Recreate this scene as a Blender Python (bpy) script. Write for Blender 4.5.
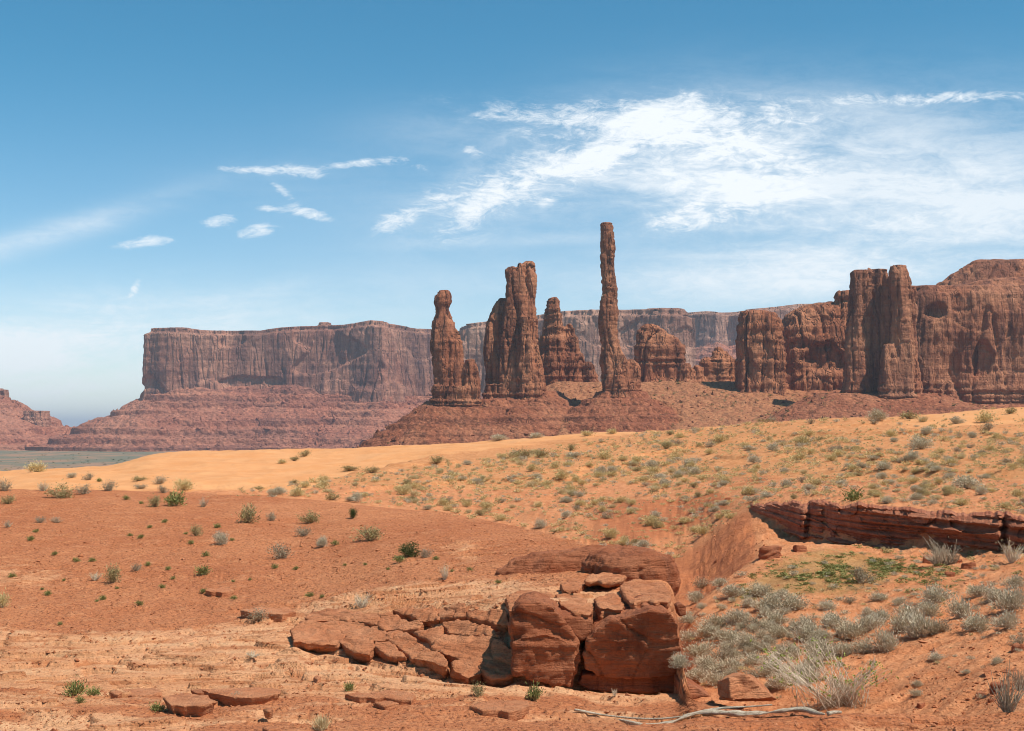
import bpy, math, random
import numpy as np
from mathutils import Vector

# ------------------------------------------------------------------ scene, camera, world, sun
for o in list(bpy.data.objects):
    bpy.data.objects.remove(o)
S = bpy.context.scene
C = S.collection
F = 1422.0          # focal length in photo pixels (50 mm)
HOR = 428.0         # row of the horizon
H = 4.0             # eye height
CX = 512.0

cam_d = bpy.data.cameras.new("camera")
cam = bpy.data.objects.new("camera", cam_d)
C.objects.link(cam)
cam.location = (0, 0, H)
cam.rotation_euler = (math.radians(90), 0, 0)
cam_d.sensor_width = 36.0
cam_d.lens = 36.0 * F / 1024.0
cam_d.shift_y = (HOR - 365.5) / 1024.0
cam_d.clip_start = 0.5
cam_d.clip_end = 120000
S.camera = cam

SUN_DIR = Vector((0.47, -0.26, 0.84)).normalized()
SUN_EL = math.asin(SUN_DIR.z)
SUN_AZ = math.atan2(SUN_DIR.x, SUN_DIR.y)
sun_d = bpy.data.lights.new("sun", 'SUN')
sun_d.energy = 4.6
sun_d.angle = math.radians(0.53)
sun_d.color = (1.0, 0.95, 0.87)
sun = bpy.data.objects.new("sun", sun_d)
C.objects.link(sun)
sun.rotation_euler = SUN_DIR.to_track_quat('Z', 'Y').to_euler()

S.view_settings.view_transform = 'Standard'
S.view_settings.look = 'None'
S.view_settings.gamma = 1.0
S.view_settings.use_curve_mapping = False
S.view_settings.exposure = 0.17
S.render.engine = 'CYCLES'
S.cycles.use_denoising = True
S.cycles.pixel_filter_type = 'BLACKMAN_HARRIS'
S.cycles.filter_width = 1.0
S.cycles.max_bounces = 4
S.cycles.diffuse_bounces = 3
S.cycles.glossy_bounces = 1
S.cycles.transmission_bounces = 2
S.cycles.transparent_max_bounces = 4
S.cycles.volume_bounces = 0
S.cycles.caustics_reflective = False
S.cycles.caustics_refractive = False


class NT:
    """small helper around a node tree"""
    def __init__(s, tree):
        s.t = tree
        s.n = tree.nodes
        s.l = tree.links

    def node(s, typ, **kw):
        n = s.n.new(typ)
        for k, v in kw.items():
            setattr(n, k, v)
        return n

    def put(s, sock, v):
        if v is None:
            return
        if hasattr(v, 'is_output') or isinstance(v, bpy.types.NodeSocket):
            s.l.new(v, sock)
        else:
            if sock.type == 'RGBA' and len(v) == 3:
                v = (*v, 1)
            sock.default_value = v

    def math(s, op, a, b=None, c=None, clamp=False):
        n = s.node('ShaderNodeMath', operation=op, use_clamp=clamp)
        s.put(n.inputs[0], a)
        s.put(n.inputs[1], b)
        s.put(n.inputs[2], c)
        return n.outputs[0]

    def vmath(s, op, a, b=None):
        n = s.node('ShaderNodeVectorMath', operation=op)
        s.put(n.inputs[0], a)
        s.put(n.inputs[1], b)
        return n.outputs[0]

    def mix(s, fac, a, b, blend='MIX'):
        n = s.node('ShaderNodeMix', data_type='RGBA', blend_type=blend)
        s.put(n.inputs[0], fac)
        s.put(n.inputs[6], a)
        s.put(n.inputs[7], b)
        return n.outputs[2]

    def ramp(s, x, lo, hi, a=0.0, b=1.0, smooth=True):
        n = s.node('ShaderNodeMapRange', interpolation_type='SMOOTHSTEP' if smooth else 'LINEAR')
        s.put(n.inputs[0], x)
        for i, v in enumerate((lo, hi, a, b)):
            n.inputs[i + 1].default_value = v
        return n.outputs[0]

    def noise(s, vec, scale=1.0, detail=4.0, rough=0.55, dist=0.0):
        n = s.node('ShaderNodeTexNoise')
        s.put(n.inputs['Vector'], vec)
        n.inputs['Scale'].default_value = scale
        n.inputs['Detail'].default_value = detail
        n.inputs['Roughness'].default_value = rough
        n.inputs['Distortion'].default_value = dist
        return n.outputs[0]

    def voro(s, vec, scale=1.0, feature='F1'):
        n = s.node('ShaderNodeTexVoronoi', feature=feature)
        s.put(n.inputs['Vector'], vec)
        n.inputs['Scale'].default_value = scale
        return n.outputs[0]

    def xyz(s, a, b, c):
        n = s.node('ShaderNodeCombineXYZ')
        for i, v in enumerate((a, b, c)):
            s.put(n.inputs[i], v)
        return n.outputs[0]

    def sep(s, v):
        n = s.node('ShaderNodeSeparateXYZ')
        s.put(n.inputs[0], v)
        return n.outputs


# ---- sky: Nishita with cirrus that lies at infinity, mapped by world direction
W = bpy.data.worlds.new("World")
S.world = W
W.use_nodes = True
w = NT(W.node_tree)
w.n.clear()
wout = w.node('ShaderNodeOutputWorld')
bg = w.node('ShaderNodeBackground')
bg.inputs[1].default_value = 0.13
w.l.new(bg.outputs[0], wout.inputs[0])
sky = w.node('ShaderNodeTexSky', sky_type='NISHITA')
sky.sun_disc = False
sky.sun_elevation = SUN_EL
sky.sun_rotation = SUN_AZ
sky.altitude = 1700
sky.air_density = 1.0
sky.dust_density = 1.0
sky.ozone_density = 2.2
tc = w.node('ShaderNodeTexCoord')
dx, dy, dz = w.sep(tc.outputs['Generated'])
dys = w.math('MAXIMUM', dy, 0.02)
pu = w.math('DIVIDE', dx, dys)
pv = w.math('DIVIDE', dz, dys)


def uvp(u, v):
    return (u - CX) / F, (HOR - v) / F


def blob(u, v, ru, rv, ang, wgt):
    """soft ellipse of cloud cover centred on a sky direction"""
    cu, cv = uvp(u, v)
    a = math.radians(ang)
    x = w.math('SUBTRACT', pu, cu)
    y = w.math('SUBTRACT', pv, cv)
    ca, sa = math.cos(a), math.sin(a)
    xr = w.math('ADD', w.math('MULTIPLY', x, ca * F / ru), w.math('MULTIPLY', y, sa * F / ru))
    yr = w.math('ADD', w.math('MULTIPLY', x, -sa * F / rv), w.math('MULTIPLY', y, ca * F / rv))
    r2 = w.math('ADD', w.math('MULTIPLY', xr, xr), w.math('MULTIPLY', yr, yr))
    e = w.math('POWER', 2.718, w.math('MULTIPLY', r2, -1.0))
    return w.math('MULTIPLY', e, wgt)


def total(items):
    t = items[0]
    for i in items[1:]:
        t = w.math('ADD', t, i)
    return t


p3 = w.xyz(pu, pv, 0.0)
map1 = w.node('ShaderNodeMapping')
map1.inputs['Rotation'].default_value = (0, 0, math.radians(-20))
map1.inputs['Scale'].default_value = (9, 24, 1)
w.l.new(p3, map1.inputs[0])
n1 = w.math('ADD', w.math('MULTIPLY', w.noise(map1.outputs[0], 1.8, 10, 0.66, 1.2), 0.62), w.math('MULTIPLY', w.noise(map1.outputs[0], 6.5, 8, 0.68, 1.5), 0.38))
map2 = w.node('ShaderNodeMapping')
map2.inputs['Rotation'].default_value = (0, 0, math.radians(-8))
map2.inputs['Scale'].default_value = (4, 22, 1)
map2.inputs['Location'].default_value = (3, 1, 0)
w.l.new(p3, map2.inputs[0])
n2 = w.noise(map2.outputs[0], 1.2, 8, 0.58, 0.6)
# crisp wisps
crisp = total([
    blob(705, 155, 105, 55, -12, 0.78), blob(650, 115, 75, 20, 6, 0.46), blob(735, 205, 90, 24, 12, 0.36),
    blob(820, 118, 150, 22, 3, 0.36), blob(950, 97, 130, 7, 1, 0.55), blob(690, 222, 50, 10, 5, 0.36),
    blob(520, 114, 110, 18, -5, 0.46), blob(500, 192, 115, 44, 22, 0.46), blob(468, 214, 44, 18, 38, 0.42), blob(545, 175, 60, 16, 20, 0.36),
    blob(595, 158, 30, 20, 20, 0.34), blob(395, 220, 30, 9, 22, 0.56), blob(440, 195, 36, 8, -18, 0.42),
    blob(244, 170, 36, 5, -2, 0.74), blob(304, 172, 30, 7, -12, 0.60), blob(362, 163, 40, 5, 5, 0.64),
    blob(410, 165, 30, 7, -12, 0.46), blob(468, 148, 13, 5, -20, 0.66), blob(282, 191, 17, 5, -32, 0.66),
    blob(312, 214, 26, 6, -14, 0.70), blob(268, 209, 18, 5, -5, 0.52), blob(217, 221, 20, 7, 8, 0.86),
    blob(254, 231, 26, 7, 8, 0.76), blob(150, 241, 34, 6, 8, 0.74), blob(135, 288, 6, 13, -30, 0.85),
    blob(550, 200, 12, 4, 8, 0.55), blob(880, 225, 150, 16, 10, 0.3)])
cr = w.ramp(w.math('ADD', w.math('MULTIPLY', crisp, 1.15), w.math('MULTIPLY', w.math('SUBTRACT', n1, 0.5), 3.9)),
            0.16, 1.30)
cr = w.math('MULTIPLY', cr, w.ramp(crisp, 0.06, 0.5))
# thin veils
veil = total([
    blob(870, 165, 230, 66, 5, 0.62), blob(960, 240, 260, 42, 8, 0.70), blob(1000, 185, 170, 40, 0, 0.40),
    blob(840, 275, 220, 34, 3, 0.5), blob(50, 234, 130, 13, 16, 0.55), blob(60, 322, 190, 30, 2, 0.75),
    blob(30, 370, 190, 44, 0, 1.05), blob(250, 320, 200, 26, 0, 0.30), blob(530, 240, 120, 6, 2, 0.30), blob(240, 300, 70, 10, 12, 0.34),
    blob(500, 130, 120, 26, 0, 0.30), blob(715, 160, 135, 66, 0, 0.62), blob(500, 195, 120, 42, 18, 0.36), blob(300, 190, 120, 40, 0, 0.12),
    blob(560, 285, 260, 22, 0, 0.24)])
ve = w.math('MULTIPLY', veil, w.ramp(w.math('ADD', w.math('MULTIPLY', n2, 0.55), w.math('MULTIPLY', n1, 0.45)), 0.34, 0.66, 0.25, 1.25), clamp=True)
cov = w.math('MAXIMUM', w.math('MULTIPLY', cr, 0.93), w.math('MULTIPLY', ve, 0.85))
cov = w.math('ADD', cov, w.math('MULTIPLY', w.math('MINIMUM', cr, ve), 0.3), clamp=True)
cov = w.math('MULTIPLY', cov, w.ramp(dy, 0.05, 0.3))
elev = w.ramp(pv, 0.0, 0.30)
tint = w.mix(1.0, sky.outputs[0], w.mix(elev, (0.98, 0.99, 0.96), (0.34, 0.82, 0.86)), 'MULTIPLY')
w.l.new(w.mix(cov, tint, (6.6, 7.0, 7.3)), bg.inputs[0])

# ------------------------------------------------------------------ helpers
rng = np.random.default_rng(7)
random.seed(7)


def X(u, Y):
    return (u - CX) / F * Y


def Z(v, Y):
    return H + (HOR - v) / F * Y


_perm = np.random.default_rng(99).permutation(256)
_perm = np.concatenate([_perm, _perm, _perm]).astype(np.int64)
_g = np.random.default_rng(5).normal(size=(256, 3))
_g /= np.linalg.norm(_g, axis=1)[:, None]


def pn(x, y, z, seed=0):
    x = np.asarray(x, float) + seed * 17.31
    y = np.asarray(y, float) + seed * 7.77
    z = np.asarray(z, float) + seed * 3.13
    x, y, z = np.broadcast_arrays(x, y, z)
    xi, yi, zi = np.floor(x), np.floor(y), np.floor(z)
    fx, fy, fz = x - xi, y - yi, z - zi
    xi, yi, zi = xi.astype(np.int64) & 255, yi.astype(np.int64) & 255, zi.astype(np.int64) & 255
    u, v, ww = (f * f * f * (f * (f * 6 - 15) + 10) for f in (fx, fy, fz))
    out = 0
    for a in (0, 1):
        for b in (0, 1):
            h2 = _perm[_perm[xi + a] + yi + b]
            for c in (0, 1):
                g = _g[_perm[h2 + zi + c]]
                d = g[..., 0] * (fx - a) + g[..., 1] * (fy - b) + g[..., 2] * (fz - c)
                out = out + d * (u if a else 1 - u) * (v if b else 1 - v) * (ww if c else 1 - ww)
    return out * 1.6


def fbm(x, y, z, oct=4, seed=0, rough=0.5, ridged=False):
    t, a, f, n = 0, 1.0, 1.0, 0.0
    for i in range(oct):
        k = pn(x * f, y * f, z * f, seed + i)
        if ridged:
            k = 1 - 2 * np.abs(k)
        t = t + k * a
        n += a
        a *= rough
        f *= 2.03
    return t / n


def sstep(x, a, b):
    t = np.clip((x - a) / (b - a), 0, 1)
    return t * t * (3 - 2 * t)


def make_mesh(name, V, faces, mat=None, smooth=True):
    """faces: an int array (n,3) or (n,4), or a list of such arrays"""
    if not isinstance(faces, (list, tuple)):
        faces = [faces]
    faces = [np.asarray(f, np.int32) for f in faces if len(f)]
    me = bpy.data.meshes.new(name)
    V = np.asarray(V, np.float32)
    me.vertices.add(len(V))
    me.vertices.foreach_set('co', V.ravel())
    nl = sum(f.size for f in faces)
    nf = sum(len(f) for f in faces)
    me.loops.add(nl)
    me.polygons.add(nf)
    me.loops.foreach_set('vertex_index', np.concatenate([f.ravel() for f in faces]))
    tot = np.concatenate([np.full(len(f), f.shape[1], np.int32) for f in faces])
    st = np.concatenate([[0], np.cumsum(tot)[:-1]]).astype(np.int32)
    me.polygons.foreach_set('loop_start', st)
    me.polygons.foreach_set('loop_total', tot)
    me.polygons.foreach_set('use_smooth', np.full(nf, bool(smooth)))
    me.update(calc_edges=True)
    me.validate()
    if mat:
        me.materials.append(mat)
    return me


def obj(name, me, parent=None, loc=None):
    o = bpy.data.objects.new(name, me)
    C.objects.link(o)
    if parent:
        o.parent = parent
    if loc is not None:
        o.location = loc
    return o


def tag(o, label=None, cat=None, group=None, kind=None):
    if label and not kind:
        kind = 'thing'
    for k, v in (('label', label), ('category', cat), ('group', group), ('kind', kind)):
        if v:
            o[k] = v
    return o


def grid_faces(nr, nc, wrap=False):
    r = np.arange(nr - 1)[:, None]
    c = np.arange(nc if wrap else nc - 1)[None, :]
    c2 = (c + 1) % nc
    a = r * nc + c
    b = r * nc + c2
    return np.stack([a, b, b + nc, a + nc], -1).reshape(-1, 4)


def attr(me, name, vals):
    a = me.attributes.new(name, 'FLOAT', 'POINT')
    a.data.foreach_set('value', np.asarray(vals, np.float32).ravel())


# ------------------------------------------------------------------ materials
def new_mat(name, rough=0.9):
    m = bpy.data.materials.new(name)
    m.use_nodes = True
    t = NT(m.node_tree)
    t.n.clear()
    out = t.node('ShaderNodeOutputMaterial')
    b = t.node('ShaderNodeBsdfPrincipled')
    b.inputs['Roughness'].default_value = rough
    b.inputs['Specular IOR Level'].default_value = 0.15
    t.l.new(b.outputs[0], out.inputs[0])
    return m, t, b


def bump(t, b, height, strength, dist):
    n = t.node('ShaderNodeBump')
    n.inputs['Strength'].default_value = strength
    n.inputs['Distance'].default_value = dist
    t.l.new(height, n.inputs['Height'])
    t.l.new(n.outputs[0], b.inputs['Normal'])


def pos(t, scale=(1, 1, 1), rot=(0, 0, 0)):
    g = t.node('ShaderNodeNewGeometry')
    m = t.node('ShaderNodeMapping')
    m.inputs['Scale'].default_value = scale
    m.inputs['Rotation'].default_value = rot
    t.l.new(g.outputs['Position'], m.inputs[0])
    return m.outputs[0]


def cliff_mat(name, unit, base, light, varnish, varn_amt=0.6, strata=0.5, joint=0.8):
    """sandstone cliff: iron-red rock, tall streaks of desert varnish, thin beds; unit = metres of the fine grain"""
    m, t, b = new_mat(name)
    iso = pos(t, (1 / unit,) * 3)
    tall = pos(t, (1 / unit, 1 / unit, 0.10 / unit))
    flat = pos(t, (0.02 / unit, 0.02 / unit, 1 / unit))
    n_big = t.noise(iso, 0.06, 5, 0.6)
    n_f = t.noise(iso, 0.5, 6, 0.65)
    n_t = t.noise(tall, 0.22, 6, 0.62, 0.3)
    n_t2 = t.noise(tall, 0.07, 4, 0.6, 0.2)
    n_s = t.noise(flat, 0.35, 5, 0.7)
    c = t.mix(t.ramp(n_big, 0.35, 0.68), base, light)
    c = t.mix(t.math('MULTIPLY', t.ramp(n_s, 0.42, 0.66), strata), c, tuple(x * 0.62 for x in base))
    c = t.mix(t.math('MULTIPLY', t.ramp(n_t, 0.5, 0.68), varn_amt), c, varnish)
    c = t.mix(t.math('MULTIPLY', t.ramp(n_t2, 0.5, 0.62), varn_amt * 0.7), c, varnish)
    c = t.mix(t.math('MULTIPLY', t.ramp(n_f, 0.5, 0.75), 0.45), c, light)
    c = t.mix(t.math('MULTIPLY', t.ramp(n_f, 0.5, 0.28), 0.4), c, tuple(x * 0.5 for x in base))
    t.l.new(c, b.inputs['Base Color'])
    tall2 = pos(t, (0.30 / unit, 0.30 / unit, 0.035 / unit))
    dv = t.node('ShaderNodeVectorMath', operation='ADD')
    nz = t.node('ShaderNodeTexNoise')
    nz.inputs['Scale'].default_value = 1.3
    t.l.new(tall2, nz.inputs['Vector'])
    t.l.new(tall2, dv.inputs[0])
    t.l.new(nz.outputs['Color'], dv.inputs[1])
    ck = t.ramp(t.voro(dv.outputs[0], 0.9, 'DISTANCE_TO_EDGE'), 0.0, 0.09, 0.0, 1.0)
    bl = t.voro(pos(t, (0.5 / unit, 0.5 / unit, 0.22 / unit)), 0.8)
    h0 = t.math('ADD', t.math('MULTIPLY', ck, joint), t.math('MULTIPLY', bl, 0.25))
    h = t.math('ADD', t.math('MULTIPLY', t.noise(iso, 0.35, 9, 0.68), 1.2),
               t.math('MULTIPLY', t.noise(tall, 0.5, 7, 0.65), 1.4))
    h = t.math('ADD', h, t.math('MULTIPLY', n_s, 0.5))
    h = t.math('ADD', h, h0)
    bump(t, b, h, 0.85, unit * 1.5)
    return m


def talus_mat(name, unit, base, light, dark):
    m, t, b = new_mat(name)
    iso = pos(t, (1 / unit,) * 3)
    flat = pos(t, (0.03 / unit, 0.03 / unit, 1 / unit))
    v = t.voro(iso, 0.55)
    v2 = t.voro(iso, 0.21)
    n = t.noise(iso, 0.05, 6, 0.65)
    n2 = t.noise(iso, 0.8, 5, 0.7)
    s = t.noise(flat, 0.25, 4, 0.6)
    c = t.mix(t.ramp(n, 0.38, 0.66), base, light)
    c = t.mix(t.math('MULTIPLY', t.ramp(s, 0.53, 0.62), 0.5), c, dark)
    c = t.mix(t.math('MULTIPLY', t.ramp(n2, 0.5, 0.7), 0.6), c, tuple(min(1, x * 1.5) for x in light))
    c = t.mix(t.math('MULTIPLY', t.ramp(n2, 0.48, 0.3), 0.7), c, dark)
    sa = t.node('ShaderNodeAttribute')
    sa.attribute_name = 'sandy'
    sandc = t.mix(t.ramp(n2, 0.36, 0.6), (0.37, 0.137, 0.065), (0.50, 0.215, 0.10))
    c = t.mix(t.ramp(t.math('ADD', sa.outputs['Fac'], t.math('MULTIPLY', t.math('SUBTRACT', n, 0.5), 1.2)), 0.35, 0.75), c, sandc)
    t.l.new(c, b.inputs['Base Color'])
    h = t.math('ADD', t.math('MULTIPLY', v, -1.0), t.math('MULTIPLY', v2, -2.0))
    h = t.math('ADD', h, t.math('MULTIPLY', n2, 1.5))
    bump(t, b, h, 0.8, unit * 1.5)
    return m


def stone_mat(name, base, light, dark, vr=0.25):
    """near red sandstone: fine grain, faint bedding, small pits"""
    m, t, b = new_mat(name)
    iso = pos(t, (1, 1, 1))
    bed = pos(t, (1.1, 1.1, 9), (0.1, 0.06, 0))
    n1 = t.noise(iso, 1.6, 6, 0.62, 0.2)
    n2 = t.noise(iso, 14, 6, 0.7)
    n3 = t.noise(bed, 2.4, 6, 0.65, 0.3)
    oi = t.node('ShaderNodeObjectInfo')
    c = t.mix(t.ramp(n1, 0.33, 0.68), base, light)
    c = t.mix(t.math('MULTIPLY', t.ramp(n3, 0.5, 0.7), 0.35), c, dark)
    c = t.mix(t.math('MULTIPLY', t.ramp(n2, 0.5, 0.72), 0.4), c, light)
    c = t.mix(t.math('MULTIPLY', t.ramp(n2, 0.46, 0.28), 0.5), c, dark)
    c = t.mix(t.math('MULTIPLY', oi.outputs['Random'], 0.12), c, dark)
    st = t.noise(pos(t, (2.6, 2.6, 0.55)), 1.3, 6, 0.66, 0.4)
    c = t.mix(t.math('MULTIPLY', t.ramp(st, 0.52, 0.66), vr), c, (0.13, 0.048, 0.030))
    lam = t.noise(pos(t, (0.5, 0.5, 26), (0.12, 0.05, 0)), 1.0, 4, 0.7, 0.2)
    c = t.mix(t.math('MULTIPLY', t.ramp(lam, 0.54, 0.62), 0.28), c, dark)
    t.l.new(c, b.inputs['Base Color'])
    h = t.math('ADD', t.math('MULTIPLY', t.noise(iso, 7, 9, 0.7), 1.0), t.math('MULTIPLY', n3, 1.0))
    h = t.math('ADD', h, t.math('MULTIPLY', t.noise(iso, 40, 5, 0.7), 0.35))
    h = t.math('ADD', h, t.math('MULTIPLY', lam, 0.5))
    bump(t, b, h, 0.9, 0.11)
    return m


ROCK_NEAR = cliff_mat('red_cliff_rock', 1.6, (0.365, 0.124, 0.060), (0.56, 0.23, 0.115), (0.10, 0.034, 0.022), 0.75)
ROCK_MASS = cliff_mat('brown_cliff_rock', 1.7, (0.37, 0.132, 0.068), (0.54, 0.23, 0.12), (0.105, 0.040, 0.029), 0.8, 0.35, 0.3)
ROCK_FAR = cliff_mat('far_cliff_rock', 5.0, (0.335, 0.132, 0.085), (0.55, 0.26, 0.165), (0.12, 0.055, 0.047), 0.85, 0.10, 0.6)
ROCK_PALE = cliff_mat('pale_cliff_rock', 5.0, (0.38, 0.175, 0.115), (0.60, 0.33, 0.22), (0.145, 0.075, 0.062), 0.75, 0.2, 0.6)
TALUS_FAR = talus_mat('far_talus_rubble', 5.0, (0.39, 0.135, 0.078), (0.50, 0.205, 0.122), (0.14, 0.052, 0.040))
TALUS_NEAR = talus_mat('red_talus_rubble', 1.8, (0.315, 0.102, 0.050), (0.44, 0.17, 0.085), (0.11, 0.038, 0.024))
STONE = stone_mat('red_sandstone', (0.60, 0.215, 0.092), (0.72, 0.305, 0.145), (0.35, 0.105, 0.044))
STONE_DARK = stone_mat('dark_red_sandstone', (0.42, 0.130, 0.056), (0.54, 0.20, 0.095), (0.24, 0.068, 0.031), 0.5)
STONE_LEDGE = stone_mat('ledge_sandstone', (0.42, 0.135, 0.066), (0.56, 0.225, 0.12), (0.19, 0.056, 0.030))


def ground_material():
    m, t, b = new_mat('desert_ground', 0.95)

    def at(n):
        a = t.node('ShaderNodeAttribute')
        a.attribute_name = n
        return a.outputs['Fac']
    iso = pos(t, (1, 1, 1))
    bed = pos(t, (0.35, 1.1, 6.0), (0, 0, 0.08))
    n_b = t.noise(iso, 0.22, 6, 0.6)
    n_m = t.noise(iso, 2.2, 6, 0.66)
    n_f = t.noise(iso, 16, 5, 0.72)
    n_p = t.voro(iso, 9.0)
    n_bed = t.noise(bed, 1.5, 7, 0.66, 0.4)
    # red gravelly soil
    soil = t.mix(t.ramp(n_b, 0.35, 0.66), (0.48, 0.158, 0.062), (0.565, 0.21, 0.087))
    soil = t.mix(t.math('MULTIPLY', t.ramp(n_m, 0.48, 0.70), 0.55), soil, (0.67, 0.295, 0.135))
    soil = t.mix(t.math('MULTIPLY', t.ramp(n_f, 0.50, 0.36), 0.9), soil, (0.19, 0.055, 0.026))
    soil = t.mix(t.math('MULTIPLY', t.ramp(n_f, 0.56, 0.72), 0.6), soil, (0.74, 0.36, 0.20))
    # slickrock pavement
    slick = t.mix(t.ramp(n_b, 0.36, 0.64), (0.69, 0.310, 0.142), (0.77, 0.395, 0.200))
    slick = t.mix(t.math('MULTIPLY', t.ramp(n_bed, 0.50, 0.60), 0.75), slick, (0.50, 0.18, 0.070))
    slick = t.mix(t.math('MULTIPLY', t.ramp(n_bed, 0.46, 0.36), 0.7), slick, (0.78, 0.43, 0.22))
    slick = t.mix(t.math('MULTIPLY', t.ramp(n_f, 0.48, 0.34), 0.6), slick, (0.37, 0.12, 0.055))
    # dune sand
    dune = t.mix(t.ramp(n_b, 0.35, 0.66), (0.66, 0.285, 0.108), (0.70, 0.33, 0.138))
    dune = t.mix(t.math('MULTIPLY', t.ramp(n_m, 0.55, 0.75), 0.3), dune, (0.58, 0.225, 0.075))
    # crusted orange flats between the grass
    crust = t.mix(t.ramp(n_m, 0.38, 0.64), (0.55, 0.215, 0.08), (0.65, 0.30, 0.125))
    crust = t.mix(t.math('MULTIPLY', t.ramp(n_f, 0.5, 0.3), 0.4), crust, (0.40, 0.14, 0.055))
    # wash and gully banks
    wash = t.mix(t.ramp(n_m, 0.36, 0.66), (0.56, 0.205, 0.082), (0.67, 0.29, 0.13))
    wash = t.mix(t.math('MULTIPLY', t.ramp(n_f, 0.48, 0.3), 0.6), wash, (0.32, 0.10, 0.042))
    bankc = t.mix(t.ramp(n_m, 0.36, 0.66), (0.44, 0.14, 0.056), (0.55, 0.195, 0.078))
    bankc = t.mix(t.math('MULTIPLY', t.ramp(n_f, 0.48, 0.3), 0.6), bankc, (0.26, 0.078, 0.034))
    # valley floor, scrubby
    far = pos(t, (0.012, 0.004, 0.012))
    val = t.mix(t.ramp(t.noise(far, 1.6, 6, 0.6), 0.42, 0.60), (0.175, 0.16, 0.105), (0.33, 0.19, 0.115))
    # far slope below the cliffs
    slope = pos(t, (0.12, 0.12, 0.12))
    ns = t.noise(slope, 1.0, 7, 0.68)
    fs = t.mix(t.ramp(ns, 0.36, 0.64), (0.42, 0.165, 0.082), (0.56, 0.26, 0.135))
    fs = t.mix(t.math('MULTIPLY', t.ramp(t.noise(slope, 5.0, 4, 0.7), 0.5, 0.36), 0.6), fs, (0.22, 0.085, 0.05))
    c = soil
    for nm, col in (('slick', slick), ('wash', wash), ('crust', crust), ('dune', dune), ('bankz', bankc), ('valley', val), ('farslope', fs)):
        edge = t.math('ADD', at(nm), t.math('MULTIPLY', t.math('SUBTRACT', n_m, 0.5), 0.7))
        fac = t.ramp(edge, 0.35, 0.65)
        fac = t.math('MULTIPLY', fac, t.ramp(at(nm), 0.0, 0.08))
        c = t.mix(fac, c, col)
    gn = t.ramp(t.math('ADD', t.math('MULTIPLY', at('green'), 0.55), t.math('MULTIPLY', t.noise(iso, 5.0, 5, 0.75), 0.75)), 0.66, 0.84)
    c = t.mix(t.math('MULTIPLY', t.math('MULTIPLY', gn, t.ramp(at('green'), 0.02, 0.2)), 0.35), c, (0.16, 0.19, 0.055))
    t.l.new(c, b.inputs['Base Color'])
    h = t.math('ADD', t.math('MULTIPLY', n_f, 0.35), t.math('MULTIPLY', n_m, 0.8))
    h = t.math('ADD', h, t.math('MULTIPLY', t.ramp(n_p, 0.0, 0.5, 0.25, 0.0), 0.5))
    h = t.math('ADD', h, t.math('MULTIPLY', n_bed, at('slick')))
    h = t.math('MULTIPLY', h, t.math('SUBTRACT', 1.0, t.math('MULTIPLY', at('dune'), 0.75)))
    bump(t, b, h, 0.9, 0.16)
    return m


GROUND = ground_material()


def leaf_mat(name, cols, trans=0.15):
    m, t, b = new_mat(name, 0.75)
    g = t.node('ShaderNodeNewGeometry')
    oi = t.node('ShaderNodeObjectInfo')
    r = g.outputs['Random Per Island']
    c = t.mix(t.ramp(r, 0.1, 0.6), cols[0], cols[1])
    c = t.mix(t.ramp(r, 0.72, 1.0), c, cols[2])
    c = t.mix(t.math('MULTIPLY', oi.outputs['Random'], 0.30), c, cols[3])
    t.l.new(c, b.inputs['Base Color'])
    tr = t.node('ShaderNodeBsdfTranslucent')
    t.l.new(c, tr.inputs[0])
    mx = t.node('ShaderNodeMixShader')
    mx.inputs[0].default_value = trans
    out = [n for n in t.n if n.type == 'OUTPUT_MATERIAL'][0]
    t.l.new(b.outputs[0], mx.inputs[1])
    t.l.new(tr.outputs[0], mx.inputs[2])
    t.l.new(mx.outputs[0], out.inputs[0])
    return m


LEAF = {
    'sage': leaf_mat('sage_leaves', ((0.45, 0.37, 0.245), (0.61, 0.515, 0.36), (0.73, 0.635, 0.47), (0.42, 0.345, 0.20))),
    'olive': leaf_mat('olive_leaves', ((0.25, 0.20, 0.085), (0.41, 0.33, 0.145), (0.56, 0.455, 0.23), (0.33, 0.26, 0.115))),
    'yellow': leaf_mat('yellow_leaves', ((0.52, 0.385, 0.155), (0.69, 0.53, 0.25), (0.80, 0.655, 0.37), (0.52, 0.38, 0.17))),
    'grey': leaf_mat('grey_leaves', ((0.25, 0.195, 0.125), (0.39, 0.31, 0.20), (0.52, 0.42, 0.29), (0.26, 0.21, 0.12))),
    'green': leaf_mat('green_leaves', ((0.155, 0.16, 0.045), (0.27, 0.275, 0.085), (0.41, 0.40, 0.15), (0.22, 0.20, 0.07))),
    'dark': leaf_mat('dark_green_leaves', ((0.040, 0.058, 0.016), (0.090, 0.115, 0.036), (0.19, 0.20, 0.075), (0.055, 0.07, 0.02))),
    'straw': leaf_mat('straw_blades', ((0.52, 0.39, 0.195), (0.68, 0.53, 0.29), (0.78, 0.65, 0.40), (0.54, 0.42, 0.20))),
    'spring': leaf_mat('spring_leaves', ((0.22, 0.30, 0.05), (0.36, 0.46, 0.09), (0.50, 0.58, 0.16), (0.28, 0.36, 0.07)), 0.3),
}


def plain_mat(name, a, bcol, scale=30.0):
    m, t, b = new_mat(name)
    g = pos(t, (1, 1, 1))
    t.l.new(t.mix(t.ramp(t.noise(g, scale, 5, 0.65), 0.35, 0.65), a, bcol), b.inputs['Base Color'])
    return m


TWIG = plain_mat('brown_twigs', (0.24, 0.145, 0.08), (0.42, 0.28, 0.165))
TWIG_PALE = plain_mat('bleached_twigs', (0.58, 0.45, 0.31), (0.78, 0.66, 0.50))
TWIG_GREY = plain_mat('grey_twigs', (0.38, 0.28, 0.18), (0.56, 0.44, 0.31))

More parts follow.
